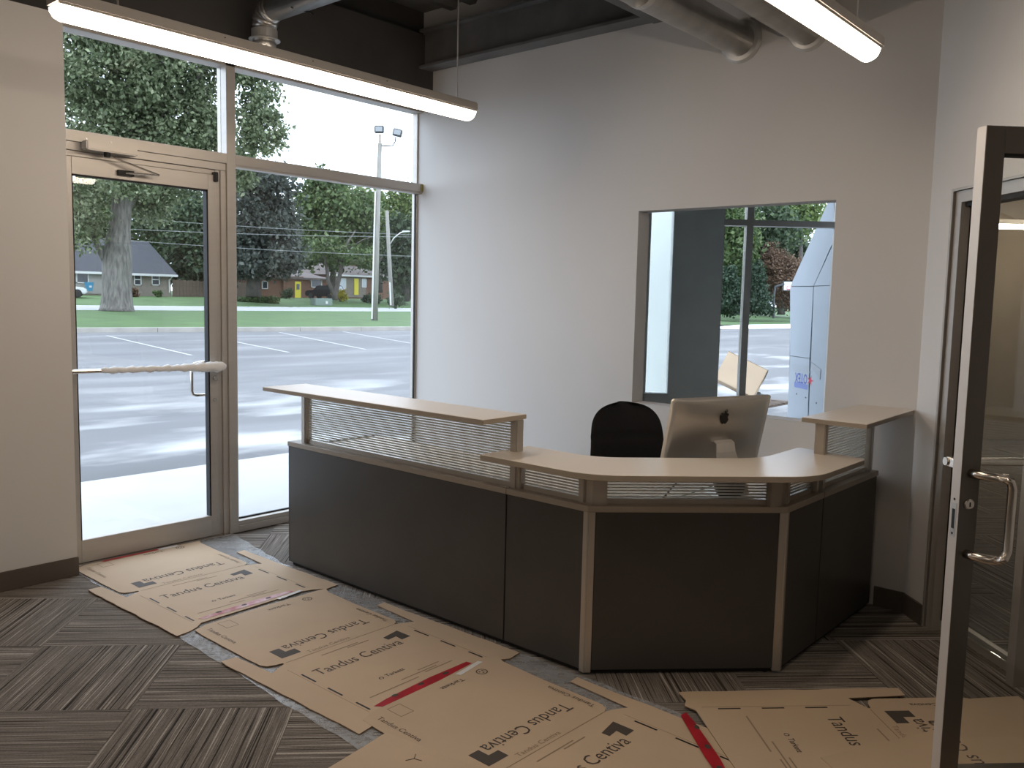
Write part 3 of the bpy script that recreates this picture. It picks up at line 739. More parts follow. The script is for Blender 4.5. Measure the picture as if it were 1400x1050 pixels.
for j in range(ny+1):
    for i in range(nx+1):
        x = (i/nx-.5)*IW; y = j/ny*IH
        cxn = abs(i/nx-.5)*2; cyn = abs(j/ny-.5)*2
        z = .004 + .034*(1-cxn**2.6)*(1-cyn**3.0)
        # round the corners
        rx_, ry_ = IW/2-.014, IH/2-.014
        qx, qy = max(abs(x)-rx_, 0), max(abs(y-IH/2)-ry_, 0); q = math.hypot(qx, qy)
        if q > .014:
            k = .014/q; x = math.copysign(rx_+qx*k, x); y = IH/2 + math.copysign(ry_+qy*k, y-IH/2)
        vs.append((x, y, z))
for j in range(ny):
    for i in range(nx): a = j*(nx+1)+i; fs.append((a, a+1, a+nx+2, a+nx+1))
nb = len(vs); bo = [i for i in range(nx+1)] + [(j+1)*(nx+1)+nx for j in range(ny)] + [ny*(nx+1)+nx-1-i for i in range(nx)] + [(ny-1-j)*(nx+1) for j in range(ny-1)]
for i in bo: x, y, z = vs[i]; vs.append((x, y, -.004))
m_ = len(bo)
for k in range(m_): fs.append((bo[k], nb+k, nb+(k+1) % m_, bo[(k+1) % m_]))
fs.append(tuple(nb+k for k in range(m_)))
sh = build('rear_shell', MB().add(vs, fs, IM), 'imac_alu', im, smooth=True)
build('screen', MB().box(-IW/2+.01, IW/2-.01, .05, IH-.008, -.0052, -.0042, IM), 'screen', im)
# fruit mark: body with bite, and leaf
body = [(0, -.9), (.22, -1.0), (.45, -.92), (.68, -.6), (.80, -.25), (.62, -.10), (.55, .12), (.60, .36), (.74, .52), (.52, .72), (.28, .72), (0, .60), (-.28, .74), (-.55, .70), (-.78, .45), (-.85, .05), (-.75, -.40), (-.52, -.85), (-.28, -1.0)]
leaf = [(0, .78), (.06, 1.08), (.30, 1.36), (.34, 1.36), (.30, 1.06), (.12, .82)]
mk = MB(); sc_ = .030; zc = .0415; LM = IM @ Matrix.Translation((0, IH*.765, 0))
for poly in (body, leaf): mk.prism([(-x*sc_*-1, y*sc_) for x, y in poly], zc-.012, zc-.001, LM)
build('emblem', mk, 'screen', sh)
# stand: foot and neck
NM = frame_M(C0, ax, (0, 0, 1)); inv = -IN
sw = .093
ft = [(C0 + ax*(sx_*sw) + IN*d, z) for sx_, d, z in ()]
def slab(pts, w, th, nrm=None):                    # ribbon of width w through pts
    mb = MB(); k = len(pts)
    for i, p in enumerate(pts):
        d = (pts[min(i+1, k-1)]-pts[max(i-1, 0)]).normalized(); n = ax.cross(d).normalized()
        for s_ in (-1, 1):
            for t2 in (0, th): mb.v.append(p + ax*(s_*w[i]) + n*t2)
    for i in range(k-1):
        a = i*4; b = a+4
        mb.f += [(a, a+2, b+2, b), (a+1, b+1, b+3, a+3), (a, b, b+1, a+1), (a+2, a+3, b+3, b+2)]
    mb.f += [(0, 1, 3, 2), ((k-1)*4, (k-1)*4+2, (k-1)*4+3, (k-1)*4+1)]
    return mb
top_att = IM @ Vector((0, IH*.46, .036))
back = C0 + IN*.105
pts = [C0 - IN*.085 + Vector((0, 0, .004)), back + Vector((0, 0, .004)), back + IN*.012 + Vector((0, 0, .012)), back + IN*.010 + Vector((0, 0, .03)), top_att + IN*.045 + Vector((0, 0, -.045)), top_att + IN*.038 + Vector((0, 0, -.004)), top_att + IN*.022 + Vector((0, 0, .004)), top_att]
build('stand', slab(pts, [sw, sw, sw*.98, sw*.95, sw*.62, sw*.58, sw*.57, sw*.56], .006), 'imac_stand', im)
ports = MB()
for k in range(6): ports.box(-.20+.016, -.20+.030, .03+k*.008, .035+k*.008, .032, .0345, IM)
build('ports', ports, 'gasket', im)
# cables and small things on the worktop
def cable(label, pts, r=.003, m='black_plastic'):
    return tag(build('cable', MB().tube(pts, r, 6), m, smooth=True), label, 'cable')
cable('black cable standing up behind the low counter screen', [(3.06, -1.36, WT+.003), (3.09, -1.34, WT+.05), (3.13, -1.30, WT+.12), (3.16, -1.24, WT+.15), (3.19, -1.1, WT+.06), (3.20, -1.0, WT+.01)], .004)
cable('thin grey cable lying behind the low counter screen', [(3.08, -1.38, WT+.003), (3.14, -1.33, WT+.03), (3.24, -1.22, WT+.08), (3.27, -1.12, WT+.10), (3.28, -1.02, WT+.03)], .003, 'flange')
bx = thing('desk_fan', 'small round black desk object behind the low counter screen', 'fan', (3.31, -1.20, WT))
build('foot', MB().lathe([(.055, 0), (.055, .012), (.02, .02), (.018, .035)], 24, Matrix.Translation((3.31, -1.20, WT))), 'black_plastic', bx, smooth=True)
build('body', MB().lathe([(.02, -.04), (.062, -.03), (.07, 0), (.062, .03), (.02, .04)], 24, frame_M((3.31, -1.20, WT+.095), (R2, R2, 0), (R2, -R2, 0))), 'black_plastic', bx, smooth=True)
build('hub', MB().lathe([(.022, 0), (.018, .006), (0, .007)], 16, frame_M((3.31+.04*R2, -1.20-.04*R2, WT+.095), (R2, R2, 0), (R2, -R2, 0))), 'lamp_grey', bx)
tag(build('paper_tray', MB().box(2.98, 3.12, -1.50, -1.36, WT, WT+.012, Matrix.Identity(4)).box(2.985, 3.115, -1.495, -1.365, WT+.012, WT+.02), 'paper'), 'white papers lying on the worktop', 'paper')

# ---- office chair
cc = Vector((2.535, -.685, 0)); ch = thing('office_chair', 'black fabric office chair with rounded back behind the desk', 'chair', tuple(cc))
cfw = Vector((.84, -.54, 0)).normalized(); CM = frame_M(cc, (-cfw.y, cfw.x, 0), (0, 0, 1))   # local x sideways, local -y forward
if (CM.to_3x3() @ Vector((0, -1, 0))).dot(cfw) < 0: CM = frame_M(cc, (cfw.y, -cfw.x, 0), (0, 0, 1))
def pad(w0, h0, th, curve, z_base, exps, lean):
    vs = []; fs = []; n, k = 28, 10
    return vs, fs
def back_mesh():
    mb = MB(); n = 22; rows = 28; front = []; H0_, H1_ = .53, 1.012
    for side in (0, 1):
        for j in range(rows+1):
            t_ = 1-(1-j/rows)**1.9; z = H0_ + (H1_-H0_)*t_
            w = .245 - .035*t_
            if t_ > .60: w = w*max(0., 1-((t_-.60)/.40)**3.2)**.42
            if t_ < .12: w *= .80+.20*math.sqrt(1-(1-t_/.12)**2)
            w = max(w, .045)
            for i in range(n+1):
                u = i/n*2-1; x = u*w
                y = .235 + .085*(t_-.35)**2 + .06*t_ - .055*abs(u)**2.2
                th = .038*(1-abs(u)**4)*(1-abs(t_*2-1)**5)
                th += .004*math.cos(t_*26)*0
                y += (th if side else -th)
                if not side and abs(t_-.60) < .02: y += .006
                mb.v.append(CM @ Vector((x, y, z)))
    S = (rows+1)*(n+1)
    for j in range(rows):
        for i in range(n):
            a = j*(n+1)+i; mb.f.append((a, a+1, a+n+2, a+n+1)); b = S+a; mb.f.append((b, b+n+1, b+n+2, b+1))
    for i in range(n):
        mb.f.append((i, S+i, S+i+1, i+1)); a = rows*(n+1)+i; mb.f.append((a, a+1, S+a+1, S+a))
    for j in range(rows):
        a = j*(n+1); mb.f.append((a, a+n+1, S+a+n+1, S+a)); a += n; mb.f.append((a, S+a, S+a+n+1, a+n+1))
    return mb
build('backrest', back_mesh(), 'black_fabric', ch, smooth=True)
seatp = [(.25*math.copysign(abs(math.cos(a))**.55, math.cos(a)), .235*math.copysign(abs(math.sin(a))**.55, math.sin(a))) for a in [2*math.pi*i/32 for i in range(32)]]
build('seat', MB().prism(seatp, .43, .50, CM), 'black_fabric', ch, bevel=.02, segs=3, smooth=True)
build('back_support', MB().tube([CM @ Vector(p) for p in ((0, .10, .42), (0, .27, .42), (0, .325, .50), (0, .32, .72))], .022, 8), 'black_plastic', ch)
build('gas_column', MB().lathe([(.045, .42), (.045, .38), (.026, .37), (.026, .14), (.04, .13), (.04, .08)], 20, CM), 'black_plastic', ch)
for k in range(5):
    a = 2*math.pi*k/5+.3; d = Vector((math.cos(a), math.sin(a), 0))
    lgk = build('base_leg', MB().tube([CM @ (d*.03 + Vector((0, 0, .115))), CM @ (d*.30 + Vector((0, 0, .075)))], [.026, .016], 8), 'black_plastic', ch)
    build('caster', MB().lathe([(.012, -.022), (.027, -.02), (.027, .02), (.012, .022)], 16, CM @ frame_M(d*.30 + Vector((0, 0, .0275)), (0, 0, 1), (-d.y, d.x, 0))), 'rubber', lgk)

# ================================================================== FLOOR PROTECTION
def wavy(poly, step, amp):
    out = []
    for i in range(len(poly)):
        a, b = Vector(poly[i]), Vector(poly[(i+1) % len(poly)]); n = max(1, int((b-a).length/step))
        for k in range(n):
            p = a.lerp(b, k/n); out.append((p.x+random.uniform(-amp, amp), p.y+random.uniform(-amp, amp)))
    return out
# clear plastic film under the boards
nxf, nyf = 90, 26; fmb = MB()
for i in range(nxf+1):
    x = .02+3.45*i/nxf
    ylo = -2.69-.047*x-.004*math.sin(x*9)-.003*math.sin(x*23); yhi = -1.665-.17*min(x, .8)+.006*math.sin(x*31) if x < .8 else -1.80-.003*math.sin(x*20)
    ylo = max(ylo, -2.70) if x < .3 else ylo
    for j in range(nyf+1):
        y = ylo+(yhi-ylo)*j/nyf
        e_ = 1. if (j < 4 or j > nyf-4 or i < 8) else .25
        fmb.v.append(Vector((x, y, .0022+e_*(.0016*(1+math.sin(x*47+y*31)*math.sin(y*71-x*13)+.4*NP.rand())))))
for i in range(nxf):
    for j in range(nyf): a = i*(nyf+1)+j; fmb.f.append((a, a+1, a+nyf+2, a+nyf+1))
tag(build('plastic_film', fmb, 'plastic_film', smooth=True), 'crinkled clear plastic film under the flattened boxes', 'plastic film')

def sheet(label, O, ang, z, uf=.66, slotsL=((.80, .90), (.98, 1.075), (1.16, 1.245)), slotsR=None, tape=True, worn=False, left_flap=(.44, 1.36), right_flap=(.39, 1.31), upper=True, clip_u=None, texts=True, label_paper=True, up_text=True, end_u=1.29, tshift=0.):
    """flattened carton. local u runs along the board, v across; text runs along +v"""
    u = Vector((math.cos(ang), math.sin(ang), 0)); v = Vector((-math.sin(ang), math.cos(ang), 0))
    Mx = Matrix.Identity(4)
    for i in range(3): Mx[i][0], Mx[i][1], Mx[i][2], Mx[i][3] = u[i], v[i], (0, 0, 1)[i], (O[0], O[1], z)[i]
    TX = Matrix.Identity(4)                       # text matrix: x -> v, y -> -u
    root = thing('flattened_box', label, 'cardboard', (O[0]+.6*u.x, O[1]+.6*u.y, z), 'flattened cartons on the floor')
    th = .0035; d = uf-.66
    lf0, lf1 = left_flap; rf0, rf1 = right_flap
    poly = []
    if upper:
        poly += [(.02, -.30), (.045, -.365)] + [(.045+(.58+d-.045)*k/6, -.372+random.uniform(-.002, .002)) for k in range(1, 6)] + [(.60+d, -.370), (.628+d, -.355), (.642+d, -.325), (.648+d, -.292), (.66+d, -.292)]
    else: poly += [(.66+d, -.30)]
    poly += [(.70+d, -.378), (lf0+.01, -.395)] + [(lf0+.005, -.462)]
    nfl = 16
    poly += [(lf0+(lf1-lf0)*k/nfl, -.466+.018*k/nfl+random.uniform(-.004, .004)) for k in range(1, nfl)]
    poly += [(lf1, -.448), (lf1-.012, -.375), (end_u+.035, -.33), (end_u+.0, -.29)]
    poly += [(end_u-.012, 0.), (end_u-.03, .29), (end_u-.01, .36), (rf1+.012, .420), (rf1, .50)]
    poly += [(rf1+(rf0-rf1)*k/10, .50-.012*k/10+random.uniform(-.003, .003)) for k in range(1, 10)]
    poly += [(rf0, .492), (rf0+.006, .438), (.70+d, .418), (.665+d, .36)]
    if upper: poly += [(.655+d, .325), (.64+d, .355), (.61+d, .368), (.30+d, .372), (.06, .385), (.005, .41), (-.0, .36), (.0, 0.)]
    mb = MB(); n = len(poly); bmx = bmesh.new()
    lift = {}
    vs = [bmx.verts.new((a, b, 0)) for a, b in poly]; f = bmx.faces.new(vs); 
    if f.normal.z < 0: f.normal_flip()
    bmx.normal_update()
    if f.normal.z < 0: f.normal_flip()
    r = bmesh.ops.extrude_face_region(bmx, geom=[f]); tv = [e for e in r['geom'] if isinstance(e, bmesh.types.BMVert)]
    bmesh.ops.translate(bmx, verts=tv, vec=(0, 0, th)); bmesh.ops.recalc_face_normals(bmx, faces=bmx.faces)
    bmesh.ops.triangulate(bmx, faces=[q for q in bmx.faces if len(q.verts) > 4])
    bmx.verts.index_update(); vv = [tuple(q.co) for q in bmx.verts]; ff = [tuple(q.index for q in fc.verts) for fc in bmx.faces]; bmx.free()
    bd = build('board', MB().add(vv, ff, Mx), 'cardboard', root)
    bd.data.materials.append(MAT['cardboard_edge'])
    for p in bd.data.polygons:
        if abs(p.normal.z) < .5: p.material_index = 1
    zt = th+.0004
    slotsR = slotsR or tuple((a-.02, b-.02) for a, b in slotsL)
    for a, b in slotsL: build('slot', MB().box(a, b, -.306, -.298, zt, zt+.0003, Mx), 'gasket', bd)
    for a, b in slotsR: build('slot', MB().box(a, b, .342, .351, zt, zt+.0003, Mx), 'gasket', bd)
    # folding creases
    build('crease', MB().box(.654+d, .657+d, -.28, .33, zt, zt+.0002, Mx).box(.72+d, end_u-.03, -.318, -.3165, zt, zt+.0002, Mx).box(.72+d, end_u-.05, .36, .3615, zt, zt+.0002, Mx), 'ink_faint', bd)
    def T(u_, v_, flip=False):
        m_ = Mx @ Matrix.Translation((u_, v_, zt+.0004))
        return m_ @ Matrix.Rotation(math.radians(90 if not flip else -90), 4, 'Z')
    if texts:
        mb = MB(); add_text(mb, 'Tandus Centiva', T(.862+d, -.255+tshift), .465, .062); build('lettering', mb, 'ink', bd)
        build('chevron_mark', MB().prism([(.745+d, .185), (.725+d, .285), (.82+d, .285), (.822+d, .232), (.775+d, .237), (.78+d, .187)], zt, zt+.0003, Mx), 'ink', bd)
        mb = MB(); add_text(mb, 'Tarkett', T(1.075+d, -.07), .098, .024, .01); build('lettering', mb, 'ink', bd); mb = MB()
        ring = [(1.066+d+.011*math.cos(a), -.096+.011*math.sin(a)) for a in [2*math.pi*k/14 for k in range(14)]]
        ring2 = [(1.066+d+.007*math.cos(a), -.096+.007*math.sin(a)) for a in [2*math.pi*k/14 for k in range(14)]]
        for k in range(13): mb.add([(*ring[k], zt+.0004), (*ring[k+1], zt+.0004), (*ring2[k+1], zt+.0004), (*ring2[k], zt+.0004)], [(0, 1, 2, 3)], Mx)
        build('ring_mark', mb, 'ink', bd)
        for (a, b, c, l) in ((1.115, .06, .0, .12), (1.135, -.05, .0, .2), (1.15, .07, 0, .16), (1.165, -.24, 0, .26), (.70, -.13, 0, .2), (.715, .0, 0, .12)):
            build('fine_print', MB().box(a+d, a+.006+d, b, b+l, zt, zt+.0002, Mx), 'ink_faint', bd)
    if upper and up_text:
        mb = MB(); add_text(mb, 'Tandus Centiva', T(.492+d, .265, True), .465, .062); build('lettering', mb, 'ink', bd)
        build('angle_mark', MB().prism([(.506+d, -.266), (.606+d, -.266), (.606+d, -.168), (.556+d, -.168), (.556+d, -.216), (.506+d, -.216)], zt, zt+.0003, Mx), 'ink', bd)
        mb = MB(); add_text(mb, 'Tandus Centiva', T(.640+d, -.150), .23, .024); build('lettering', mb, 'ink_faint', bd)
        add = MB(); add_text(add, 'Tarkett', T(.055, .14, True), .125, .024, .01); build('lettering', add, 'ink', bd)
        sq = MB(); q0, q1, w0, w1 = .045, .13, -.25, -.185
        for b_ in ((q0, q0+.003, w0, w1), (q1-.003, q1, w0, w1), (q0, q1, w0, w0+.003), (q0, q1, w1-.003, w1)): sq.box(*b_, zt, zt+.0002, Mx)
        build('label_outline', sq, 'ink_faint', bd)
        rec = MB(); 
        for k in range(18):
            a, b = 2*math.pi*k/18, 2*math.pi*(k+1)/18
            rec.add([(.07+r_*math.cos(t_), .245+r_*math.sin(t_), zt+.0004) for r_, t_ in ((.026, a), (.026, b), (.021, b), (.021, a))], [(0, 1, 2, 3)], Mx)
        for k in range(3):
            a = 2*math.pi*k/3; rec.add([(.07+.015*math.cos(a+q)*s_, .245+.015*math.sin(a+q)*s_, zt+.0004) for q, s_ in ((-.5, 1), (.5, 1), (.4, .45), (-.4, .45))], [(0, 1, 2, 3)], Mx)
        build('recycling_mark', rec, 'ink', bd)
        mb = MB()
        m_ = Mx @ Matrix.Translation((.075, -.325, zt+.0004)); add_text(mb, 'Tandus Centiva', m_, .24, .024); build('lettering', mb, 'ink_faint' if worn else 'ink', bd); mb = MB()
        m_ = Mx @ Matrix.Translation((.60+d, .345, zt+.0004)) @ Matrix.Rotation(math.pi, 4, 'Z'); add_text(mb, 'Tandus Centiva', m_, .24, .024)
        build('lettering', mb, 'ink_faint' if worn else 'ink', bd)
    if tape:
        tp = build('red_tape', MB().prism([(1.235, -.275), (1.262, -.255), (1.255, .05), (1.235, .268), (1.208, .262), (1.205, .05), (1.222, -.20)], zt+.0002, zt+.0008, Mx), 'red_tape_worn' if worn else 'red_tape', root)
        for vv_ in (-.16, -.02, .12): build('tape_print', MB().prism([(1.225+.010*math.cos(a), vv_+.016*math.sin(a)) for a in [k*math.pi/5 for k in range(10)]], zt+.0009, zt+.001, Mx), 'ink', tp)
        if label_paper: build('packing_label', MB().prism([(1.24, .30), (1.262, .31), (1.285, .15), (1.262, .14)], zt+.0009, zt+.0012, Mx), 'paper', root)
    return root, Mx
rA, MA = sheet('flattened carton with worn pink and red tape lying against the entrance door', (.012, -2.315), 0, .0062, worn=True)
tp = build('red_tape', MB().prism([(.004, -.205), (.034, -.200), (.030, .13), (.004, .13)], .0042, .0048, MA), 'red_tape', rA)
build('packing_label', MB().prism([(.004, .13), (.034, .13), (.038, .255), (.008, .255)], .0042, .0046, MA), 'paper', rA)
sheet('flattened carton with red tape lying beside the long desk panel', (1.322, -2.308), 0, .0066)
sheet('flattened carton lying by the silver desk corner post', (2.572, -2.315), math.radians(-1.2), .0070, tape=True)
sheet('flattened carton laid askew between the desk and the inner door', (4.54, -1.12), math.radians(-135), .0112, uf=.50, slotsL=((.66, .75), (.835, .925), (1.01, 1.10)), slotsR=((.66, .74), (.84, .92)), left_flap=(.28, 1.22), right_flap=(.30, 1.2), end_u=1.19, label_paper=False, tshift=.03)
# plain board beside the row and another past the inner door
def plain(label, poly, z, prints=()):
    root = thing('flattened_box', label, 'cardboard', (*poly[0], z), 'flattened cartons on the floor')
    o = build('board', MB().prism(wavy(poly, .12, .0025), z, z+.0035), 'cardboard', root)
    return root, o
F = [onZ(*p) for p in ((462, 1047), (528, 1006.5), (641, 1050))]
rF, oF = plain('blank flattened carton turned face down beside the open carpet', [(F[0].x, F[0].y), (F[1].x, F[1].y), (F[2].x, F[2].y), (3.75, -2.54), (3.75, -3.3), (2.83, -3.3)], .0112)
yk = MB(); c_ = onZ(566, 1043)
for a in (.3, 2.2, 4.3): yk.tube([(c_.x, c_.y, .0150), (c_.x+.03*math.cos(a), c_.y+.03*math.sin(a), .0150)], .0015, 4)
build('printed_mark', yk, 'ink', oF)
E0, E1, E2 = onZ(1122, 1042), onZ(1268, 1007), onZ(1302, 963)
rE, oE = plain('flattened carton under the open inner door', [(E0.x, E0.y), (E1.x, E1.y), (E2.x, E2.y), (4.40, -.735), (5.0, -1.33), (5.1, -1.75), (4.6, -2.2)], .0152)
mb = MB(); add_text(mb, 'Tandus Centiva', Matrix.Translation((4.542, -1.52, .0191)) @ Matrix.Rotation(math.radians(135), 4, 'Z'), .465, .062); build('lettering', mb, 'ink', oE)
rG, oG = plain('small flattened carton lying past the sidelight glass', [(4.42, .22), (4.62, .42), (5.0, .30), (4.80, -.05)], .002)

# ================================================================== OUTSIDE
struct(build('ground_pavement', MB().prism([(-2.32, -25), (-.13, -25), (-.13, 2.86), (1.0, 3.86), (-.7, 5.75), (-2.32, 4.2)], -.2, -.02), 'concrete', origin=(0, 0, 0)), 'pale new concrete pavement outside the entrance')
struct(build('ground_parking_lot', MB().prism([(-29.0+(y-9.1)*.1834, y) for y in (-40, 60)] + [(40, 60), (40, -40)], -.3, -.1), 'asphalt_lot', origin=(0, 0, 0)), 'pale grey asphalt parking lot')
def kx(y): return -29.05+(y-9.1)*.1834
kb = sroot('ground_kerb', (kx(15), 15, -.1), 'concrete kerb between the parking lot and the lawn')
yy = -12.
while yy < 40:
    build('kerb_stone', MB().prism([(kx(yy+.01), yy+.01), (kx(yy+2.99), yy+2.99), (kx(yy+2.99)-.3, yy+2.99), (kx(yy+.01)-.3, yy+.01)], -.25, .09), 'kerb', kb); yy += 3.
def sheet3(name, rows, m, label):                  # terrain strip: rows of (x, z) with y range
    mb = MB(); n = 12
    for (f_, z) in rows:
        for k in range(n+1):
            y = -40+190*k/n; mb.v.append(Vector((f_(y), y, z)))
    for i in range(len(rows)-1):
        for k in range(n): a = i*(n+1)+k; mb.f.append((a, a+1, a+n+2, a+n+1))
    return struct(build(name, mb, m, origin=(0, 0, 0)), label)
def cst(v): return lambda y: v
sheet3('ground_lawn', [(lambda y: kx(min(y, 44))-.28, .07), (cst(-40), .17), (cst(-50.4), .26)], 'grass', 'mown lawn between the kerb and the street')
sheet3('ground_street', [(cst(-50.4), .262), (cst(-56), .30), (cst(-63.), .29)], 'asphalt_road', 'pale street beyond the lawn')
sheet3('ground_front_yards', [(cst(-63.), .295), (cst(-74), .80), (cst(-84), 1.0), (cst(-105), 1.15), (cst(-190), 1.5)], 'grass', 'lawns in front of the houses across the street')
# stall lines
for (a, b, lab) in (((146, 459), (262, 486), 'white stall line starting in line with the huge maple'), ((382, 454.5), (500, 478), 'white stall line starting in line with the red brick bungalow'), ((469, 453.5), (565, 470), 'white stall line starting in line with the pale house window'), ((290, 461), (395, 482), 'white stall line crossing behind the door mullion')):
    p, q = onZ(*a, -.1), onZ(*b, -.1); d = (q-p).normalized(); n = Vector((-d.y, d.x, 0))*.045
    tag(build('parking_line', MB().add([p-n+Vector((0,0,.002)), q-n+Vector((0,0,.002)), q+n+Vector((0,0,.002)), p+n+Vector((0,0,.002)), p-n+Vector((0,0,.008)), q-n+Vector((0,0,.008)), q+n+Vector((0,0,.008)), p+n+Vector((0,0,.008))],
        [(0,3,2,1), (4,5,6,7), (0,1,5,4), (1,2,6,5), (2,3,7,6), (3,0,4,7)]), 'line_white'), lab, 'line', 'parking stall lines')

GP = [(-29.3, .07), (-40, .17), (-50.4, .26), (-56, .30), (-63., .295), (-74, .80), (-84, 1.0), (-105, 1.15), (-190, 1.5)]
def gz(x):
    if x > GP[0][0]: return -.1
    for (a, za), (b, zb) in zip(GP, GP[1:]):
        if x >= b: return za+(zb-za)*(x-a)/(b-a)
    return 1.5
def onG(px, py):                                   # where a pixel's ray meets the street side ground
    v = ray(px, py); t_ = 30.
    while t_ < 150:
        p = CAM+v*t_
        if p.z <= gz(p.x): return Vector((p.x, p.y, gz(p.x)))
        t_ += .1
    p = CAM+v*100; return Vector((p.x, p.y, gz(p.x)))
def dep(p): return (p-CAM).dot(FW)
# ---- trees
def crown_mesh(name, lobes, size, m, parent, per=1.0):
    V = []; 
    for (c, rad, ncl, spread, nl) in lobes:
        c = np.array(c); rad = np.array(rad)
        d = NP.normal(size=(ncl, 3)); d /= np.linalg.norm(d, axis=1)[:, None]
        rr_ = NP.rand(ncl)**.42; cen = c + d*rr_[:, None]*rad
        k = int(nl*per)
        pts = np.repeat(cen, k, axis=0) + NP.normal(size=(ncl*k, 3))*np.array([1, 1, .75])*spread
        V.append(pts)
    P = np.concatenate(V); n = len(P)
    a = NP.normal(size=(n, 3)); a /= np.linalg.norm(a, axis=1)[:, None]
    b = NP.normal(size=(n, 3)); b -= a*(a*b).sum(1)[:, None]; b /= np.linalg.norm(b, axis=1)[:, None]
    s1 = (size*(.6+.8*NP.rand(n)))[:, None]; s2 = s1*(.45+.3*NP.rand(n))[:, None]
    q = np.stack([P-a*s1*.5, P+b*s2*.5, P+a*s1*.5, P-b*s2*.5], 1).reshape(-1, 3)
    cen = q.mean(0); q = (q-cen).astype(np.float32)
    me = bpy.data.meshes.new(name); me.vertices.add(n*4); me.vertices.foreach_set('co', q.ravel())
    me.loops.add(n*4); me.loops.foreach_set('vertex_index', np.arange(n*4, dtype=np.int32))
    me.polygons.add(n); me.polygons.foreach_set('loop_start', np.arange(0, n*4, 4, dtype=np.int32)); me.polygons.foreach_set('loop_total', np.full(n, 4, dtype=np.int32))
    me.update(calc_edges=True); me.materials.append(MAT[m])
    o = bpy.data.objects.new(name, me); COL.objects.link(o); o.location = cen; adopt(o, parent); o['kind'] = 'stuff'; return o
def bend(a, b, n=5, sag=0.):
    a, b = Vector(a), Vector(b); return [a.lerp(b, i/n) + Vector((0, 0, sag*math.sin(math.pi*i/n))) for i in range(n+1)]
def tree(name, label, base, trunk, branches, lobes, size, m, bark='bark_dark', group=None):
    t_ = thing(name, label, 'tree', tuple(base), group)
    build('trunk', MB().tube([p for p, r in trunk], [r for p, r in trunk], 14), bark, t_, smooth=True)
    for br in branches: build('branch', MB().tube([p for p, r in br], [r for p, r in br], 8), bark, t_, smooth=True)
    if lobes: crown_mesh('crown', lobes, size, m, t_)
    return t_
PXM = lambda d: d/FPX                              # metres per pixel at depth d
def lobe(px, py, d, rx, rz, ncl, spread, nl, ry=None):
    return (tuple(at(px, py, d)), ((rx if ry is None else ry)*PXM(d), rx*PXM(d), rz*PXM(d)), ncl, spread, nl)
# great maple by the kerb lawn
d = 53.; b = at(160, 426, d)
tr = [(at(160, 427, d), 1.10), (at(160, 422, d), .98), (at(160, 412, d), .90), (at(160, 395, d), .84), (at(160, 365, d), .86), (at(161, 340, d), .80), (at(163, 315, d), .64), (at(166, 285, d), .58), (at(168, 255, d), .54), (at(172, 200, d), .50), (at(178, 130, d), .38), (at(185, 60, d), .25)]
brs = [[(at(150, 365, d), .28), (at(138, 345, d-.5), .22), (at(118, 300, d-1), .14), (at(95, 240, d-1.5), .08)],
       [(at(168, 250, d), .30), (at(200, 190, d), .22), (at(250, 130, d+1), .14), (at(300, 70, d+1), .07)],
       [(at(172, 205, d), .30), (at(140, 150, d), .2), (at(115, 80, d), .1)], [(at(166, 300, d), .22), (at(195, 255, d+1), .14), (at(250, 215, d+2), .08)]]
lobes = [lobe(185, 70, d, 125, 110, 300, .5, 130), lobe(150, 200, d, 85, 70, 150, .45, 120), lobe(240, 170, d+1, 80, 60, 120, .45, 120), lobe(345, 110, d-1, 30, 60, 44, .34, 90, 40), lobe(358, 175, d-1, 24, 36, 30, .30, 80, 40),
         lobe(112, 295, d-2, 30, 45, 26, .42, 75), lobe(205, 275, d+2, 45, 26, 26, .45, 75), lobe(300, 40, d, 60, 60, 60, .5, 85), lobe(240, 245, d+3, 60, 30, 36, .45, 80), lobe(345, 195, d-1, 18, 20, 8, .35, 70), lobe(170, 245, d-4, 45, 25, 30, .42, 70), lobe(330, 230, d+1, 12, 28, 16, .35, 70)]
tree('maple_tree', 'huge silvery maple with thick grey trunk on the lawn by the lot', b, tr, brs, lobes, .27, 'leaf_silver', 'bark')
# dark maple across the street
d = 82.; b = at(346, 406, d)
tree('maple_tree', 'dark purple green maple with low wide crown across the street', b, [(b, .75), (at(347, 380, d), .62), (at(350, 340, d), .5), (at(355, 290, d), .3)],
     [[(at(350, 385, d), .4), (at(362, 360, d), .3), (at(385, 330, d), .15)], [(at(347, 370, d), .35), (at(330, 340, d), .2), (at(310, 310, d), .1)]],
     [lobe(355, 300, d, 58, 68, 130, .6, 80), lobe(370, 345, d-2, 42, 34, 60, .55, 70), lobe(325, 350, d-2, 30, 30, 36, .55, 70), lobe(350, 245, d, 40, 25, 36, .55, 70)], .42, 'leaf_dark')
d = 100.
def far_tree(label, px, base_y, lob, m, size=.5, tw=.35, name='shade_tree', d=100., group=None):
    b = at(px, base_y, d); top = at(px, min(l[1] for l in lob), d)
    return tree(name, label, b, [(b, tw), (b.lerp(top, .35), tw*.8), (b.lerp(top, .9), tw*.3)], [], [lobe(*l) for l in lob], size, m, group=group)
far_tree('tall olive green tree towering over the brown roofed house', 455, 400, [(455, 300, d, 52, 52, 110, .7, 75), (440, 265, d, 30, 28, 36, .6, 70), (490, 300, d-2, 34, 40, 46, .65, 70), (440, 345, d-3, 45, 22, 36, .6, 65)], 'leaf_green', d=d)
far_tree('yellow green tree top beside the flood light pole', 520, 400, [(505, 300, 118, 36, 44, 60, .8, 70)], 'leaf_bright', .55, d=118)
far_tree('dark leafy tree right of the wooden street pole', 556, 412, [(552, 350, 98, 26, 55, 64, .6, 75), (580, 340, 98, 30, 60, 50, .6, 70)], 'leaf_deep', d=98)
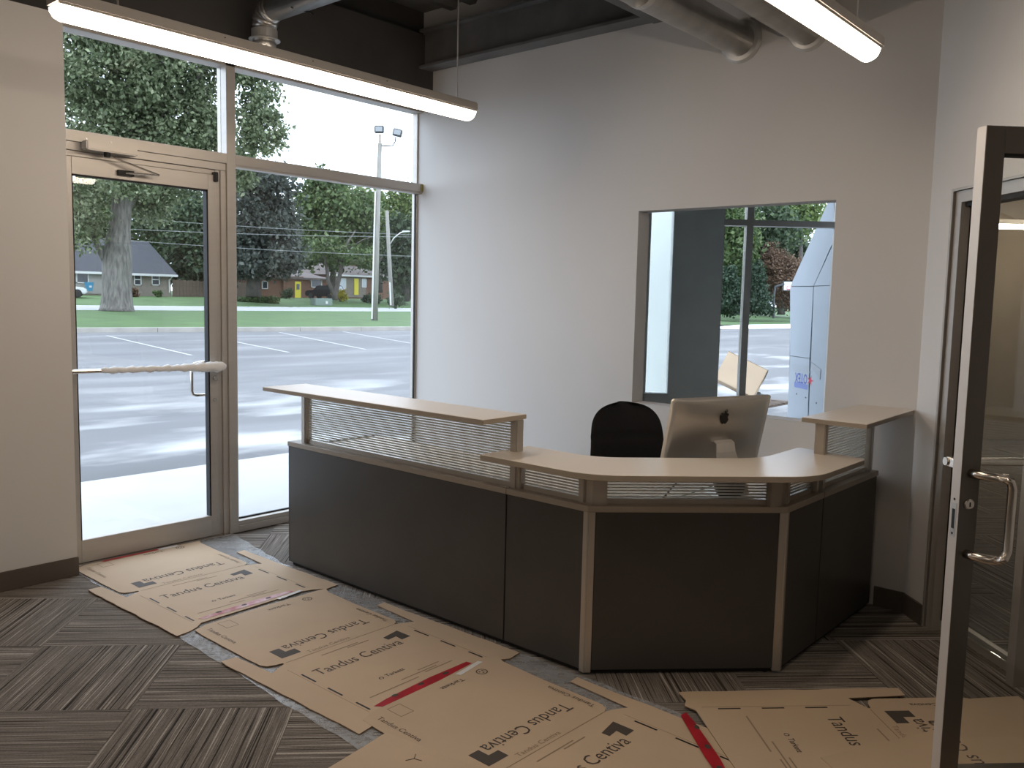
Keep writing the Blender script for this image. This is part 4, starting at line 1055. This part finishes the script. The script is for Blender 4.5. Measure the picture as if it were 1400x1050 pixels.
far_tree('light green leafy tree behind the wooden street pole', 545, 405, [(548, 295, 112, 34, 36, 56, .7, 70), (575, 280, 112, 30, 30, 30, .7, 70)], 'leaf_bright', .5, d=112)
far_tree('dark tree with grey trunk standing right of the grey roofed house', 270, 404, [(265, 320, 96, 40, 45, 90, .65, 75), (235, 300, 99, 45, 50, 90, .7, 75), (285, 370, 95, 26, 22, 30, .55, 65), (250, 365, 97, 22, 26, 26, .5, 65)], 'leaf_deep', .5, tw=.95, d=96)
far_tree('dense green tree behind the grey roofed house', 150, 392, [(130, 300, 118, 70, 45, 110, .9, 70), (215, 300, 120, 60, 60, 110, .9, 70)], 'leaf_green', .6, d=118)
far_tree('broad green tree left of the grey roofed house', 30, 396, [(20, 320, 112, 70, 55, 130, .9, 75), (-60, 330, 114, 60, 50, 100, .9, 75)], 'leaf_green', .6, d=112)
for i, (px, py, rx, rz, wl) in enumerate(((310, 360, 50, 40, 'the board fence'), (400, 345, 50, 45, 'the red brick bungalow'), (500, 345, 60, 40, 'the brown roofed house'), (590, 350, 40, 50, 'the wooden street pole'))):
    far_tree('dense dark woodland tree far behind '+wl, px, 400, [(px, py, 140+i, rx, rz, 110, 1.1, 75), (px-15, 393, 140+i, 50, 12, 50, .9, 75), (px+25, 394, 140+i, 50, 12, 50, .9, 75)], 'leaf_deep', .8, d=140+i, group='woodland trees behind the houses')
# slim forked tree in front of the brown roofed house
d = 90.; b = at(458, 410, d)
tree('forked_tree', 'small dark tree forking from the ground in front of the brown roof', b, [(b, .34), (at(458, 402, d), .30), (at(461, 392, d), .24), (at(466, 370, d), .20), (at(470, 340, d), .14), (at(486, 315, d), .06)],
     [[(at(457, 403, d), .26), (at(449, 385, d), .20), (at(445, 355, d), .15), (at(438, 330, d), .07)], [(at(467, 372, d), .14), (at(462, 350, d), .10), (at(456, 335, d), .05)], [(at(468, 345, d), .12), (at(496, 328, d), .07), (at(514, 322, d), .04)]],
     [lobe(455, 345, d+1, 40, 14, 26, .5, 60), lobe(490, 352, d, 22, 14, 16, .45, 60)], .4, 'leaf_green')
# trees seen through the office glazing
for (lab, px, by, lob, m, sz, dd_) in (
    ('dense woodland tree filling the gap behind the spruces', 1040, 424, [(1010, 370, 96, 45, 50, 120, .8, 80), (1080, 370, 97, 45, 50, 120, .8, 80)], 'leaf_deep', .5, 96),
    ('tall green tree seen through the office glazing left of its mullion', 1000, 428, [(1000, 320, 76, 34, 52, 90, .55, 75)], 'leaf_green', .4, 76),
    ('dark green tree seen through the office glazing right of its mullion', 1045, 428, [(1048, 330, 80, 36, 55, 100, .6, 75)], 'leaf_deep', .42, 80),
    ('pale green tree top seen above the white sheathing wing', 1095, 425, [(1085, 295, 90, 40, 30, 64, .6, 75)], 'leaf_bright', .42, 90),
    ('rusty brown tree beside the basketball hoop', 1068, 430, [(1068, 372, 77, 24, 24, 60, .32, 110), (1056, 350, 77, 14, 14, 20, .3, 80), (1046, 362, 77, 10, 5, 8, .25, 70), (1075, 405, 77, 20, 20, 40, .35, 90)], 'leaf_rust', .2, 77)):
    far_tree(lab, px, by, lob, m, sz, d=dd_)
for px, dd_, h, wl in ((996, 71, 62, 'by the grey office wall'), (1033, 74, 66, 'beside the rusty brown tree')):
    t_ = thing('spruce_tree', 'dark young spruce on the far lawn '+wl, 'tree', tuple(at(px, 430, dd_)), 'young spruces on the far lawn')
    b = at(px, 430, dd_); Hh = h*PXM(dd_)
    build('trunk', MB().tube([b, b+Vector((0, 0, Hh))], [.12, .02], 8), 'bark_dark', t_)
    crown_mesh('crown', [(tuple(b+Vector((0, 0, Hh*f_))), (1.45*(1-f_)+.1,)*2+(.25,), int(34*(1-f_))+4, .22, 55) for f_ in [i/9 for i in range(1, 10)]], .26, 'leaf_spruce', t_)
# ---- left house
XH = -81.
def hp(px, py, X=XH): return onX(px, py, X)
def house(name, label, X, px0, px1, py_base, py_eave, wall, roof, ridge, depth=9., over=.5, fascia='trim_white'):
    a, b = hp(px0, py_base, X), hp(px1, py_base, X); ze = hp((px0+px1)/2, py_eave, X).z; z0 = min(a.z, b.z)-.6
    t_ = thing(name, label, 'house', (X-depth/2, (a.y+b.y)/2, z0+.6))
    build('wall', MB().box(X-depth, X, a.y, b.y, z0, ze), wall, t_)
    r0, r1, zr = ridge; y0, y1 = a.y-over, b.y+over; x0, x1 = X-depth-over, X+over; xm = X-depth/2
    v = [(x0, y0, ze), (x1, y0, ze), (x1, y1, ze), (x0, y1, ze), (xm, r0, zr), (xm, r1, zr)]
    build('roof', MB().add(v, [(0, 3, 2, 1), (1, 2, 5, 4), (0, 4, 5, 3), (0, 1, 4), (2, 3, 5)]), roof, t_)
    build('fascia', MB().box(x1-.05, x1+.03, y0, y1, ze-.18, ze+.05), fascia, t_)
    return t_, a, b, ze
def far_window(t_, X, px0, px1, py0, py1, pane='pane_dark', bar=True):
    p, q = hp(px0, py1, X), hp(px1, py0, X); w = .10
    f_ = build('window', MB().box(X-.05, X+.06, p.y, q.y, p.z, p.z+w).box(X-.05, X+.06, p.y, q.y, q.z-w, q.z).box(X-.05, X+.06, p.y, p.y+w, p.z, q.z).box(X-.05, X+.06, q.y-w, q.y, p.z, q.z), 'trim_white', t_)
    if bar: build('bar', MB().box(X-.03, X+.05, p.y, q.y, (p.z+q.z)/2-.05, (p.z+q.z)/2+.05), 'trim_white', f_)
    build('pane', MB().box(X-.02, X+.02, p.y+w, q.y-w, p.z+w, q.z-w), pane, f_)
def far_door(t_, X, px0, px1, py0, py1, m, glass_=True):
    p, q = hp(px0, py1, X), hp(px1, py0, X)
    f_ = build('door', MB().box(X-.02, X+.06, p.y, q.y, p.z, q.z), m, t_)
    if glass_:
        h = q.z-p.z; w = q.y-p.y
        for k in (0, 1): build('pane', MB().box(X+.05, X+.075, p.y+w*(.25+.27*k), p.y+w*(.48+.27*k), p.z+h*.52, p.z+h*.86), 'pane_dark', f_)
rz = hp(150, 331).z
h1, a, b, ze = house('house', 'tan brick house with steep dark grey roof behind the huge maple', XH, 92, 234, 404, 373.5, 'brick_tan', 'roof_dark', (hp(60, 330, XH-4.5).y, hp(203, 331, XH-4.5).y, hp(203, 331, XH-4.5).z))
far_window(h1, XH, 183, 193, 374.5, 390); far_window(h1, XH, 207, 218, 374.5, 390)
far_window(h1, XH+.06, 104, 121, 373, 387, bar=False)
far_door(h1, XH, 137, 144, 382, 398, 'siding_pale', False)
build('siding', MB().box(XH, XH+.05, hp(92, 400).y, hp(178, 400).y, hp(150, 402).z, ze-.05), 'siding_pale', h1)
p = hp(231, 400); build('downpipe', MB().tube([(XH+.1, p.y, p.z), (XH+.1, p.y, ze-.5), (XH+.5, p.y+.25, ze-.1)], .06, 6), 'trim_white', h1)
p = hp(116.5, 396); q = hp(113, 396, XH+1); 
bn = thing('recycling_bin', 'blue bin standing by the grey roofed house', 'bin', (XH+.9, p.y, p.z-.1))
build('body', MB().add([(XH+.7, p.y-.22, p.z-.1), (XH+1.1, p.y-.22, p.z-.1), (XH+1.1, p.y+.22, p.z-.1), (XH+.7, p.y+.22, p.z-.1), (XH+.6, p.y-.3, p.z+.65), (XH+1.2, p.y-.3, p.z+.65), (XH+1.2, p.y+.3, p.z+.65), (XH+.6, p.y+.3, p.z+.65)], [(0,3,2,1), (4,5,6,7), (0,1,5,4), (1,2,6,5), (2,3,7,6), (3,0,4,7)]), 'bin_blue', bn)
build('lid', MB().box(XH+.57, XH+1.23, p.y-.33, p.y+.33, p.z+.65, p.z+.72), 'bin_blue', bn)
build('sticker', MB().box(XH+1.12, XH+1.19, p.y-.12, p.y+.12, p.z+.2, p.z+.4), 'pane_pale', bn)
# fence between the houses
fa_, fb_ = hp(236, 403), hp(345, 405, -86)
fn = thing('wooden_fence', 'brown board fence between the two houses', 'fence', tuple(fa_.lerp(fb_, .5)))
nfb = 26; fd = (fb_-fa_)/nfb
for i in range(nfb):
    p = fa_+fd*i; Mf = frame_M((p.x, p.y, p.z-.4), (fb_-fa_).normalized()); build('board', MB().box(0, fd.length*.94, -.02, .02, 0, 1.95+.05*math.sin(i*3), Mf), 'fence_wood', fn)
# ---- right houses
X2 = -88.
h2, a, b, ze = house('house', 'red brick bungalow with a yellow front door', X2, 322, 446, 409, 379, 'brick_red', 'roof_brown', (hp(335, 365, X2).y, hp(430, 365, X2).y, hp(380, 366, X2).z), fascia='roof_brown')
far_door(h2, X2+.3, 403, 411, 385, 408, 'yellow')
build('porch', MB().box(X2, X2+.3, hp(386, 400, X2).y, hp(413, 400, X2).y, hp(400, 409, X2).z, hp(400, 378, X2).z), 'brick_red', h2)
far_window(h2, X2+.05, 391, 400, 384, 404, bar=False); far_window(h2, X2+.05, 358, 366, 384, 395, bar=False)
X3 = -90.
h3, a, b, ze = house('house', 'tan and brick house with brown roof and yellow door', X3, 448, 532, 406, 377, 'brick_red', 'roof_brown', (hp(462, 361, X3).y, hp(508, 361, X3).y, hp(470, 360, X3).z), fascia='trim_white')
build('front_cladding', MB().box(X3, X3+.08, hp(449, 400, X3).y, hp(500, 400, X3).y, hp(470, 406, X3).z, ze-.1), 'brick_tan', h3)
far_door(h3, X3+.08, 484, 490, 381, 403, 'yellow', False)
far_window(h3, X3+.08, 460, 473, 380.5, 395, 'pane_pale', False); far_window(h3, X3+.08, 494.5, 501, 381, 393, 'pane_pale', False); far_window(h2, X2+.05, 425, 440, 382, 393, 'pane_dark', False)
build('chimney', MB().box(X3-5, X3-4.2, hp(505, 360, X3).y, hp(512, 360, X3).y, ze+.5, ze+2.4), 'brick_red', h3)
# ---- cars
def car(name, label, p, heading, paint, suv=True):
    t_ = thing(name, label, 'car', tuple(p)); Mc = frame_M(p, heading)
    Mv = Mc @ Matrix.Rotation(math.pi/2, 4, 'X')
    if suv:
        body = [(-2.3, .35), (2.25, .35), (2.3, .75), (2.15, 1.0), (1.1, 1.08), (.55, 1.62), (-1.9, 1.70), (-2.25, 1.1), (-2.33, .7)]; win = [[(-1.85, 1.12), (-1.6, 1.55), (-.45, 1.55), (-.45, 1.12)], [(-.35, 1.12), (-.35, 1.55), (.40, 1.52), (.85, 1.12)]]
    else:
        body = [(-2.1, .3), (2.1, .3), (2.15, .6), (1.95, .85), (1.0, .95), (.3, 1.40), (-1.3, 1.42), (-2.0, .95), (-2.15, .6)]; win = [[(-1.5, .98), (-1.15, 1.32), (-.35, 1.33), (-.35, .98)], [(-.27, .98), (-.27, 1.33), (.25, 1.30), (.78, .98)]]
    build('body', MB().prism(body, -.9, .9, Mv), paint, t_, bevel=.08, segs=2, smooth=False)
    for s_ in (-1, 1):
        for w in win: build('side_window', MB().prism(w, s_*.905-.012, s_*.905+.012, Mv), 'pane_dark', t_)
        for x_ in (-1.4, 1.4): build('wheel', MB().lathe([(.1, -.11), (.34, -.1), (.36, 0), (.34, .1), (.1, .11)], 20, Mc @ frame_M((x_, s_*.80, .36), (1, 0, 0), (0, 1, 0))), 'rubber', t_)
        build('tail_light', MB().box(-2.33, -2.26, s_*.72-.1, s_*.72+.1, .85, 1.1, Mc), 'lens_red', t_)
    if suv: build('rear_window', MB().add([(-2.27, -.65, 1.15), (-2.27, .65, 1.15), (-2.0, .6, 1.60), (-2.0, -.6, 1.60)], [(0, 1, 2, 3)], Mc), 'pane_pale', t_)
    build('number_plate', MB().box(-2.345, -2.325, -.2, .2, .72, .84, Mc), 'trim_white', t_)
    return t_
car('parked_car', 'black four wheel drive parked by the yellow door', onG(444, 409.0), (-.95, -.30, 0), 'car_black')
car('parked_car', 'white car parked beside the grey roofed house', onG(82, 406), (.45, 1, 0), 'car_white', False)
# ---- poles and wires
def pole(name, label, pts, r0, r1):
    t_ = thing(name, label, 'pole', tuple(pts[0])); build('post', MB().tube(pts, [r0+(r1-r0)*i/(len(pts)-1) for i in range(len(pts))], 12), 'pole_wood', t_, smooth=True); return t_
d = 50.; fp = pole('flood_light_pole', 'tall wooden pole with two flood lights by the parking lot', [at(512, 438, d), at(515, 330, d), at(519.5, 196, d)], .19, .12)
build('conduit', MB().tube([at(508.5, 436, d-.2), at(511, 340, d-.2), at(513, 262, d-.2)], .045, 6), 'trim_white', fp)
build('arm', MB().tube([at(519.5, 200, d), at(519.8, 190, d-.1), at(519.5, 184, d-.1)], .04, 6).tube([at(520, 199, d), at(526, 199.5, d), at(537, 199, d), at(540.5, 193, d), at(541, 187, d)], .035, 6), 'lamp_grey', fp, smooth=True)
for px, py, rot in ((518.5, 177, .0), (543.5, 181.5, .25)):
    c = at(px, py, d-.2); Mx = Matrix.Identity(4)
    xx = (RT*math.cos(rot) - UP*math.sin(rot)); zz = (UP*math.cos(rot) + RT*math.sin(rot)); 
    for i in range(3): Mx[i][0], Mx[i][1], Mx[i][2], Mx[i][3] = xx[i], -FW[i]*-1, zz[i], c[i]
    hd = build('flood_light', MB().box(-.27, .27, -.12, .14, -.21, .21, Mx), 'lamp_grey', fp, bevel=.04)
    build('lens', MB().box(-.20, .20, -.135, -.118, -.14, .14, Mx), 'lamp_glass', hd)
d = 76.; sp_ = pole('street_pole', 'leaning wooden street pole with a lamp arm', [at(535.5, 418.5, d), at(532, 350, d), at(529, 288, d)], .20, .15)
build('arm', MB().tube([at(533, 334, d), at(539, 325, d), at(547, 318.5, d), at(555, 316, d)], .05, 6), 'flange', sp_, smooth=True)
build('lamp', MB().box(-.35, .35, -.12, .12, -.06, .06, frame_M(at(555, 316.3, d), RT)), 'flange', sp_, bevel=.04)
build('sleeve', MB().tube([at(534.3, 417, d-.25), at(533, 386, d-.25)], .06, 6), 'trim_white', sp_)
for i, ((x0, y0), (x1, y1)) in enumerate((((90, 291), (640, 324)), ((90, 309), (640, 324.5)), ((90, 322), (640, 353)))):
    p, q = at(x0, y0, 74), at(x1, y1, 74)
    tag(build('power_line', MB().tube(bend(p, q, 10, -.25), .017, 5), 'wire'), ['upper thin power line strung past the trees', 'middle thin power line strung past the trees', 'lowest thin power line strung past the trees'][i], 'power line')
ug = onG(443, 418.0); us = dep(ug)/70
ub = thing('utility_cabinet', 'grey green utility cabinet on the grass by the street', 'cabinet', tuple(ug))
Mu = frame_M(ug, (.1, 1, 0)) @ Matrix.Diagonal((us, us, us, 1)); build('body', MB().box(-.80, .80, 0, .8, 0, .60, Mu), 'utility_green', ub, bevel=.05); build('sticker', MB().box(.15, .35, -.02, 0., .15, .38, Mu), 'trim_white', ub)
# ---- bushes and hedge
def bush(label, px, py, d, r, m, n=26):
    g_ = at(px, py, d); g_.z = gz(g_.x); t_ = thing('garden_bush', label, 'bush', tuple(g_))
    c = g_+Vector((0, 0, r*.8)); build('stem', MB().tube([g_, c], [.06, .03], 6), 'bark_dark', t_)
    crown_mesh('crown', [(tuple(c), (r, r, r*.85), n, r*.22, 40)], .22, m, t_); return t_
bush('round clipped dark bush left of the brown roofed house porch', 502, 410, 98, .55, 'leaf_spruce'); bush('taller round bush in front of the yellow door house', 513, 410, 96, .75, 'leaf_deep')
bush('yellow flowering bush below the pale house window', 465, 409, 96, .75, 'leaf_yellow'); bush('low bush at the corner of the grey roofed house', 181, 404, 82.5, .5, 'leaf_rust')
bush('small green bush under the grey house window', 215, 405, 85, .4, 'leaf_green', 16); bush('dark bush at the foot of the street pole', 542, 414, 85, .8, 'leaf_deep')
bush('shaggy bush beside the red brick bungalow', 392, 410, 100, .7, 'leaf_deep')
hg = thing('low_hedge', 'low green hedge in front of the red brick bungalow', 'hedge', tuple(at(345, 413, 84)))
build('stem', MB().tube([at(322, 413, 84), at(378, 413, 84)], .05, 6), 'bark_dark', hg)
crown_mesh('crown', [lobe(x_, 410.5, 84, 5, 3.2, 12, .14, 40) for x_ in range(322, 382, 6)], .22, 'leaf_green', hg)
# ---- lawn and hoop beyond the office
n0, n1 = onZ(950, 449, -.05), onZ(1180, 430.5, -.05); vd = Vector((FW.x, FW.y, 0)).normalized()
lw = MB(); 
for k, (q, z) in enumerate(((0, -.05), (14, .45), (40, .7), (110, 1.2))):
    for p in (n0, n1): lw.v.append(Vector((p.x, p.y, 0)) + vd*q + Vector((0, 0, z)))
for k in range(3): lw.f.append((k*2, k*2+1, k*2+3, k*2+2))
struct(build('ground_far_lawn', lw, 'grass', origin=(0, 0, 0)), 'lawn beyond the lot seen through the office glazing')
d = 75.; bh = thing('basketball_hoop', 'basketball hoop on a dark post beyond the lot', 'basketball hoop', tuple(at(1057.5, 434, d)))
build('post', MB().tube([at(1057.5, 435, d), at(1058, 404, d), at(1060, 392, d), at(1072, 388, d)], .11, 8), 'lamp_grey', bh)
Mh = frame_M(at(1079, 391, d), RT); build('backboard', MB().box(-.55, .55, -.03, .03, -.42, .42, Mh), 'hoop_board', bh)
for b_ in ((-.55, .55, .36, .42), (-.55, .55, -.42, -.36), (-.55, -.47, -.42, .42), (.47, .55, -.42, .42)): build('border', MB().box(b_[0], b_[1], -.045, -.03, b_[2], b_[3], Mh), 'lamp_grey', bh)
for b_ in ((-.22, .22, -.02, .02), (-.22, .22, -.30, -.26), (-.22, -.18, -.3, .02), (.18, .22, -.3, .02)): build('target_square', MB().box(b_[0], b_[1], -.05, -.03, b_[2], b_[3], Mh), 'print_red', bh)
rim = [(.23*math.cos(a), -.28+.23*math.sin(a), -.3) for a in [2*math.pi*k/16 for k in range(17)]]
build('rim', MB().tube([Mh @ Vector(p) for p in rim], .03, 6), 'print_red', bh)
# ---- white sheathed wing beside the office glazing
pL, pR = at(1080, 420, 9.95), at(1146, 420, 9.22); pL.z = pR.z = 0; wd = (pR-pL).normalized(); WMx = frame_M(pL, wd)   # local y away from camera
def wz(px, py):                                    # pixel -> (along, z) on the wing face
    v = ray(px, py); n = Vector((-wd.y, wd.x, 0)); t_ = (pL-CAM).dot(n)/v.dot(n); q = CAM+v*t_; return ((q-pL).dot(wd), q.z)
wg = thing('sheathed_wing', 'white insulation sheathed wing wall with sloped top outside the office', 'wall', tuple(pL))
XZ = WMx @ Matrix.Rotation(math.pi/2, 4, 'X')      # local (x, y) -> (along, z); local +z towards the camera
def wpan(pix, m='sheathing', z0=-.02, z1=.0, name='sheathing_panel'): return build(name, MB().prism([wz(*p) if len(p) == 2 else p[:2] for p in pix], z0, z1, XZ), m, wg)
def bot(px): return (wz(px, 500)[0], -.1, 0)
build('core', MB().prism([bot(1080)[:2], (wz(1150, 500)[0], -.1), (wz(1150, 500)[0], wz(1150, 236)[1]), wz(1080.4, 392)], -.25, -.02, XZ), 'sheath_joint', wg)
wpan([bot(1080.3), (wz(1106.2, 560)[0], -.1, 0), (1106.7, 490.5), (1080.3, 486.8)])
wpan([(1080.3, 486), (1106.8, 489.7), (1112, 392), (1080.3, 392.3)])
wpan([(wz(1107, 560)[0], -.1, 0), (wz(1150, 560)[0], -.1, 0), (1150, 390.0), (1112.8, 391.7)])
wpan([(1080.5, 391.3), (1112.2, 390.9), (1135, 339), (1140, 330), (1140, 259)])
wpan([(1112.9, 390.7), (1150, 389.2), (1150, 318), (1140.4, 331)])
# printing on the panels: upside down
def wtext(s, px0, px1, py0, py1, m):               # rotated half a turn: starts at the right
    a0 = wz(px1, py0); a1 = wz(px0, py1); mb = MB()
    Mt = XZ @ Matrix.Translation((a0[0], a0[1], .0012)) @ Matrix.Rotation(math.pi, 4, 'Z'); add_text(mb, s, Mt, a0[0]-a1[0], a0[1]-a1[1], .02); build('lettering', mb, m, wg)
wtext('OTEX', 1086.5, 1104, 511.5, 523.5, 'print_blue')
wpan([(1086, 522), (1104.5, 526), (1104, 533), (1086, 529)], 'print_blue_pale', .001, .0018, 'printed_bar')
wtext('OTEX  OTEX', 1082, 1112, 501, 506.5, 'print_grey')
c = wz(1108, 520.5); st = [(c[0]+(.062 if k % 2 == 0 else .018)*math.sin(k*math.pi/5+2.8), c[1]+(.062 if k % 2 == 0 else .018)*math.cos(k*math.pi/5+2.8)) for k in range(10)]
build('star_mark', MB().prism(st, .001, .0018, XZ), 'print_red', wg)
for px, py in ((1089, 538.5), (1101.5, 543.5), (1116, 551)):
    c = wz(px, py); build('washer', MB().lathe([(.010, 0), (.010, .004), (0, .006)], 10, XZ @ Matrix.Translation((c[0], c[1], 0))), 'sheath_joint', wg)
wpan([(1108.5, 494), (1122.5, 505), (1121.5, 519), (1113, 507)], 'print_grey', .002, .006, 'loose_flap')
# ---- cardboard box outside, leaning on a bollard
d = 14.6; bc = at(1013, 514, d)
Bm = Matrix.Identity(4); rot = math.radians(-28)
rx_ = (RT*math.cos(rot) + UP*math.sin(rot)); uz = (-RT*math.sin(rot) + UP*math.cos(rot)); fwd = rx_.cross(uz)   # towards camera
yaw_ = Matrix.Rotation(math.radians(-16), 3, uz); rx_ = yaw_ @ rx_; fwd = yaw_ @ fwd
for i in range(3): Bm[i][0], Bm[i][1], Bm[i][2], Bm[i][3] = rx_[i], -fwd[i], uz[i], bc[i]
cb = thing('cardboard_box', 'open brown cardboard box tipped over outside the office glazing', 'box', tuple(bc))
hw, hh, hd_ = .36, .26, .22; tt = .012
build('front', MB().box(-hw, hw, -hd_, -hd_+tt, -hh, hh, Bm), 'cardboard', cb); build('rear', MB().box(-hw, hw, hd_-tt, hd_, -hh, hh, Bm), 'cardboard', cb)
build('base', MB().box(-hw, hw, -hd_, hd_, -hh, -hh+tt, Bm), 'cardboard', cb); build('lid', MB().box(-hw, hw, -hd_, hd_, hh-tt, hh, Bm), 'cardboard', cb)
build('end', MB().box(hw-tt, hw, -hd_, hd_, -hh, hh, Bm), 'cardboard', cb)
build('flap', MB().add([(hw, -hd_, hh), (hw, hd_*.6, hh), (hw+.02, hd_*.6, hh-.30), (hw+.01, -hd_, hh-.02)], [(0, 1, 2, 3)], Bm), 'cardboard_edge', cb)
low = min((Bm @ Vector((sx_*hw, sy_*hd_, sz_*hh)) for sx_ in (-1, 1) for sy_ in (-1, 1) for sz_ in (-1, 1)), key=lambda p: p.z)
stp = at(1036, 540, 15.7); wb_ = thing('barrier_post', 'white post propping up the tipped cardboard box', 'post', (stp.x, stp.y, -.1))
build('post', MB().tube([(stp.x, stp.y, -.1), (stp.x, stp.y, stp.z+.18)], .03, 10), 'trim_white', wb_)
build('foot', MB().lathe([(.22, 0), (.22, .03), (.06, .06), (.04, .09)], 20, Matrix.Translation((stp.x, stp.y, -.1))), 'rubber', wb_)
pl_ = thing('pallet_stack', 'stacked pallets under the tipped cardboard box', 'pallet', (low.x, low.y, -.1))
top = low.z; nlay = max(1, int((top+.1)/.14)); hl = (top+.1)/nlay
for k in range(nlay):
    for j in range(5): build('slat', MB().box(low.x-.5, low.x+.5, low.y-.45+j*.2, low.y-.33+j*.2, -.1+hl*(k+1)-.022, -.1+hl*(k+1)), 'fence_wood', pl_)
    for j in range(3): build('bearer', MB().box(low.x-.5+j*.45, low.x-.40+j*.45, low.y-.45, low.y+.47, -.1+hl*k, -.1+hl*(k+1)-.022), 'fence_wood', pl_)
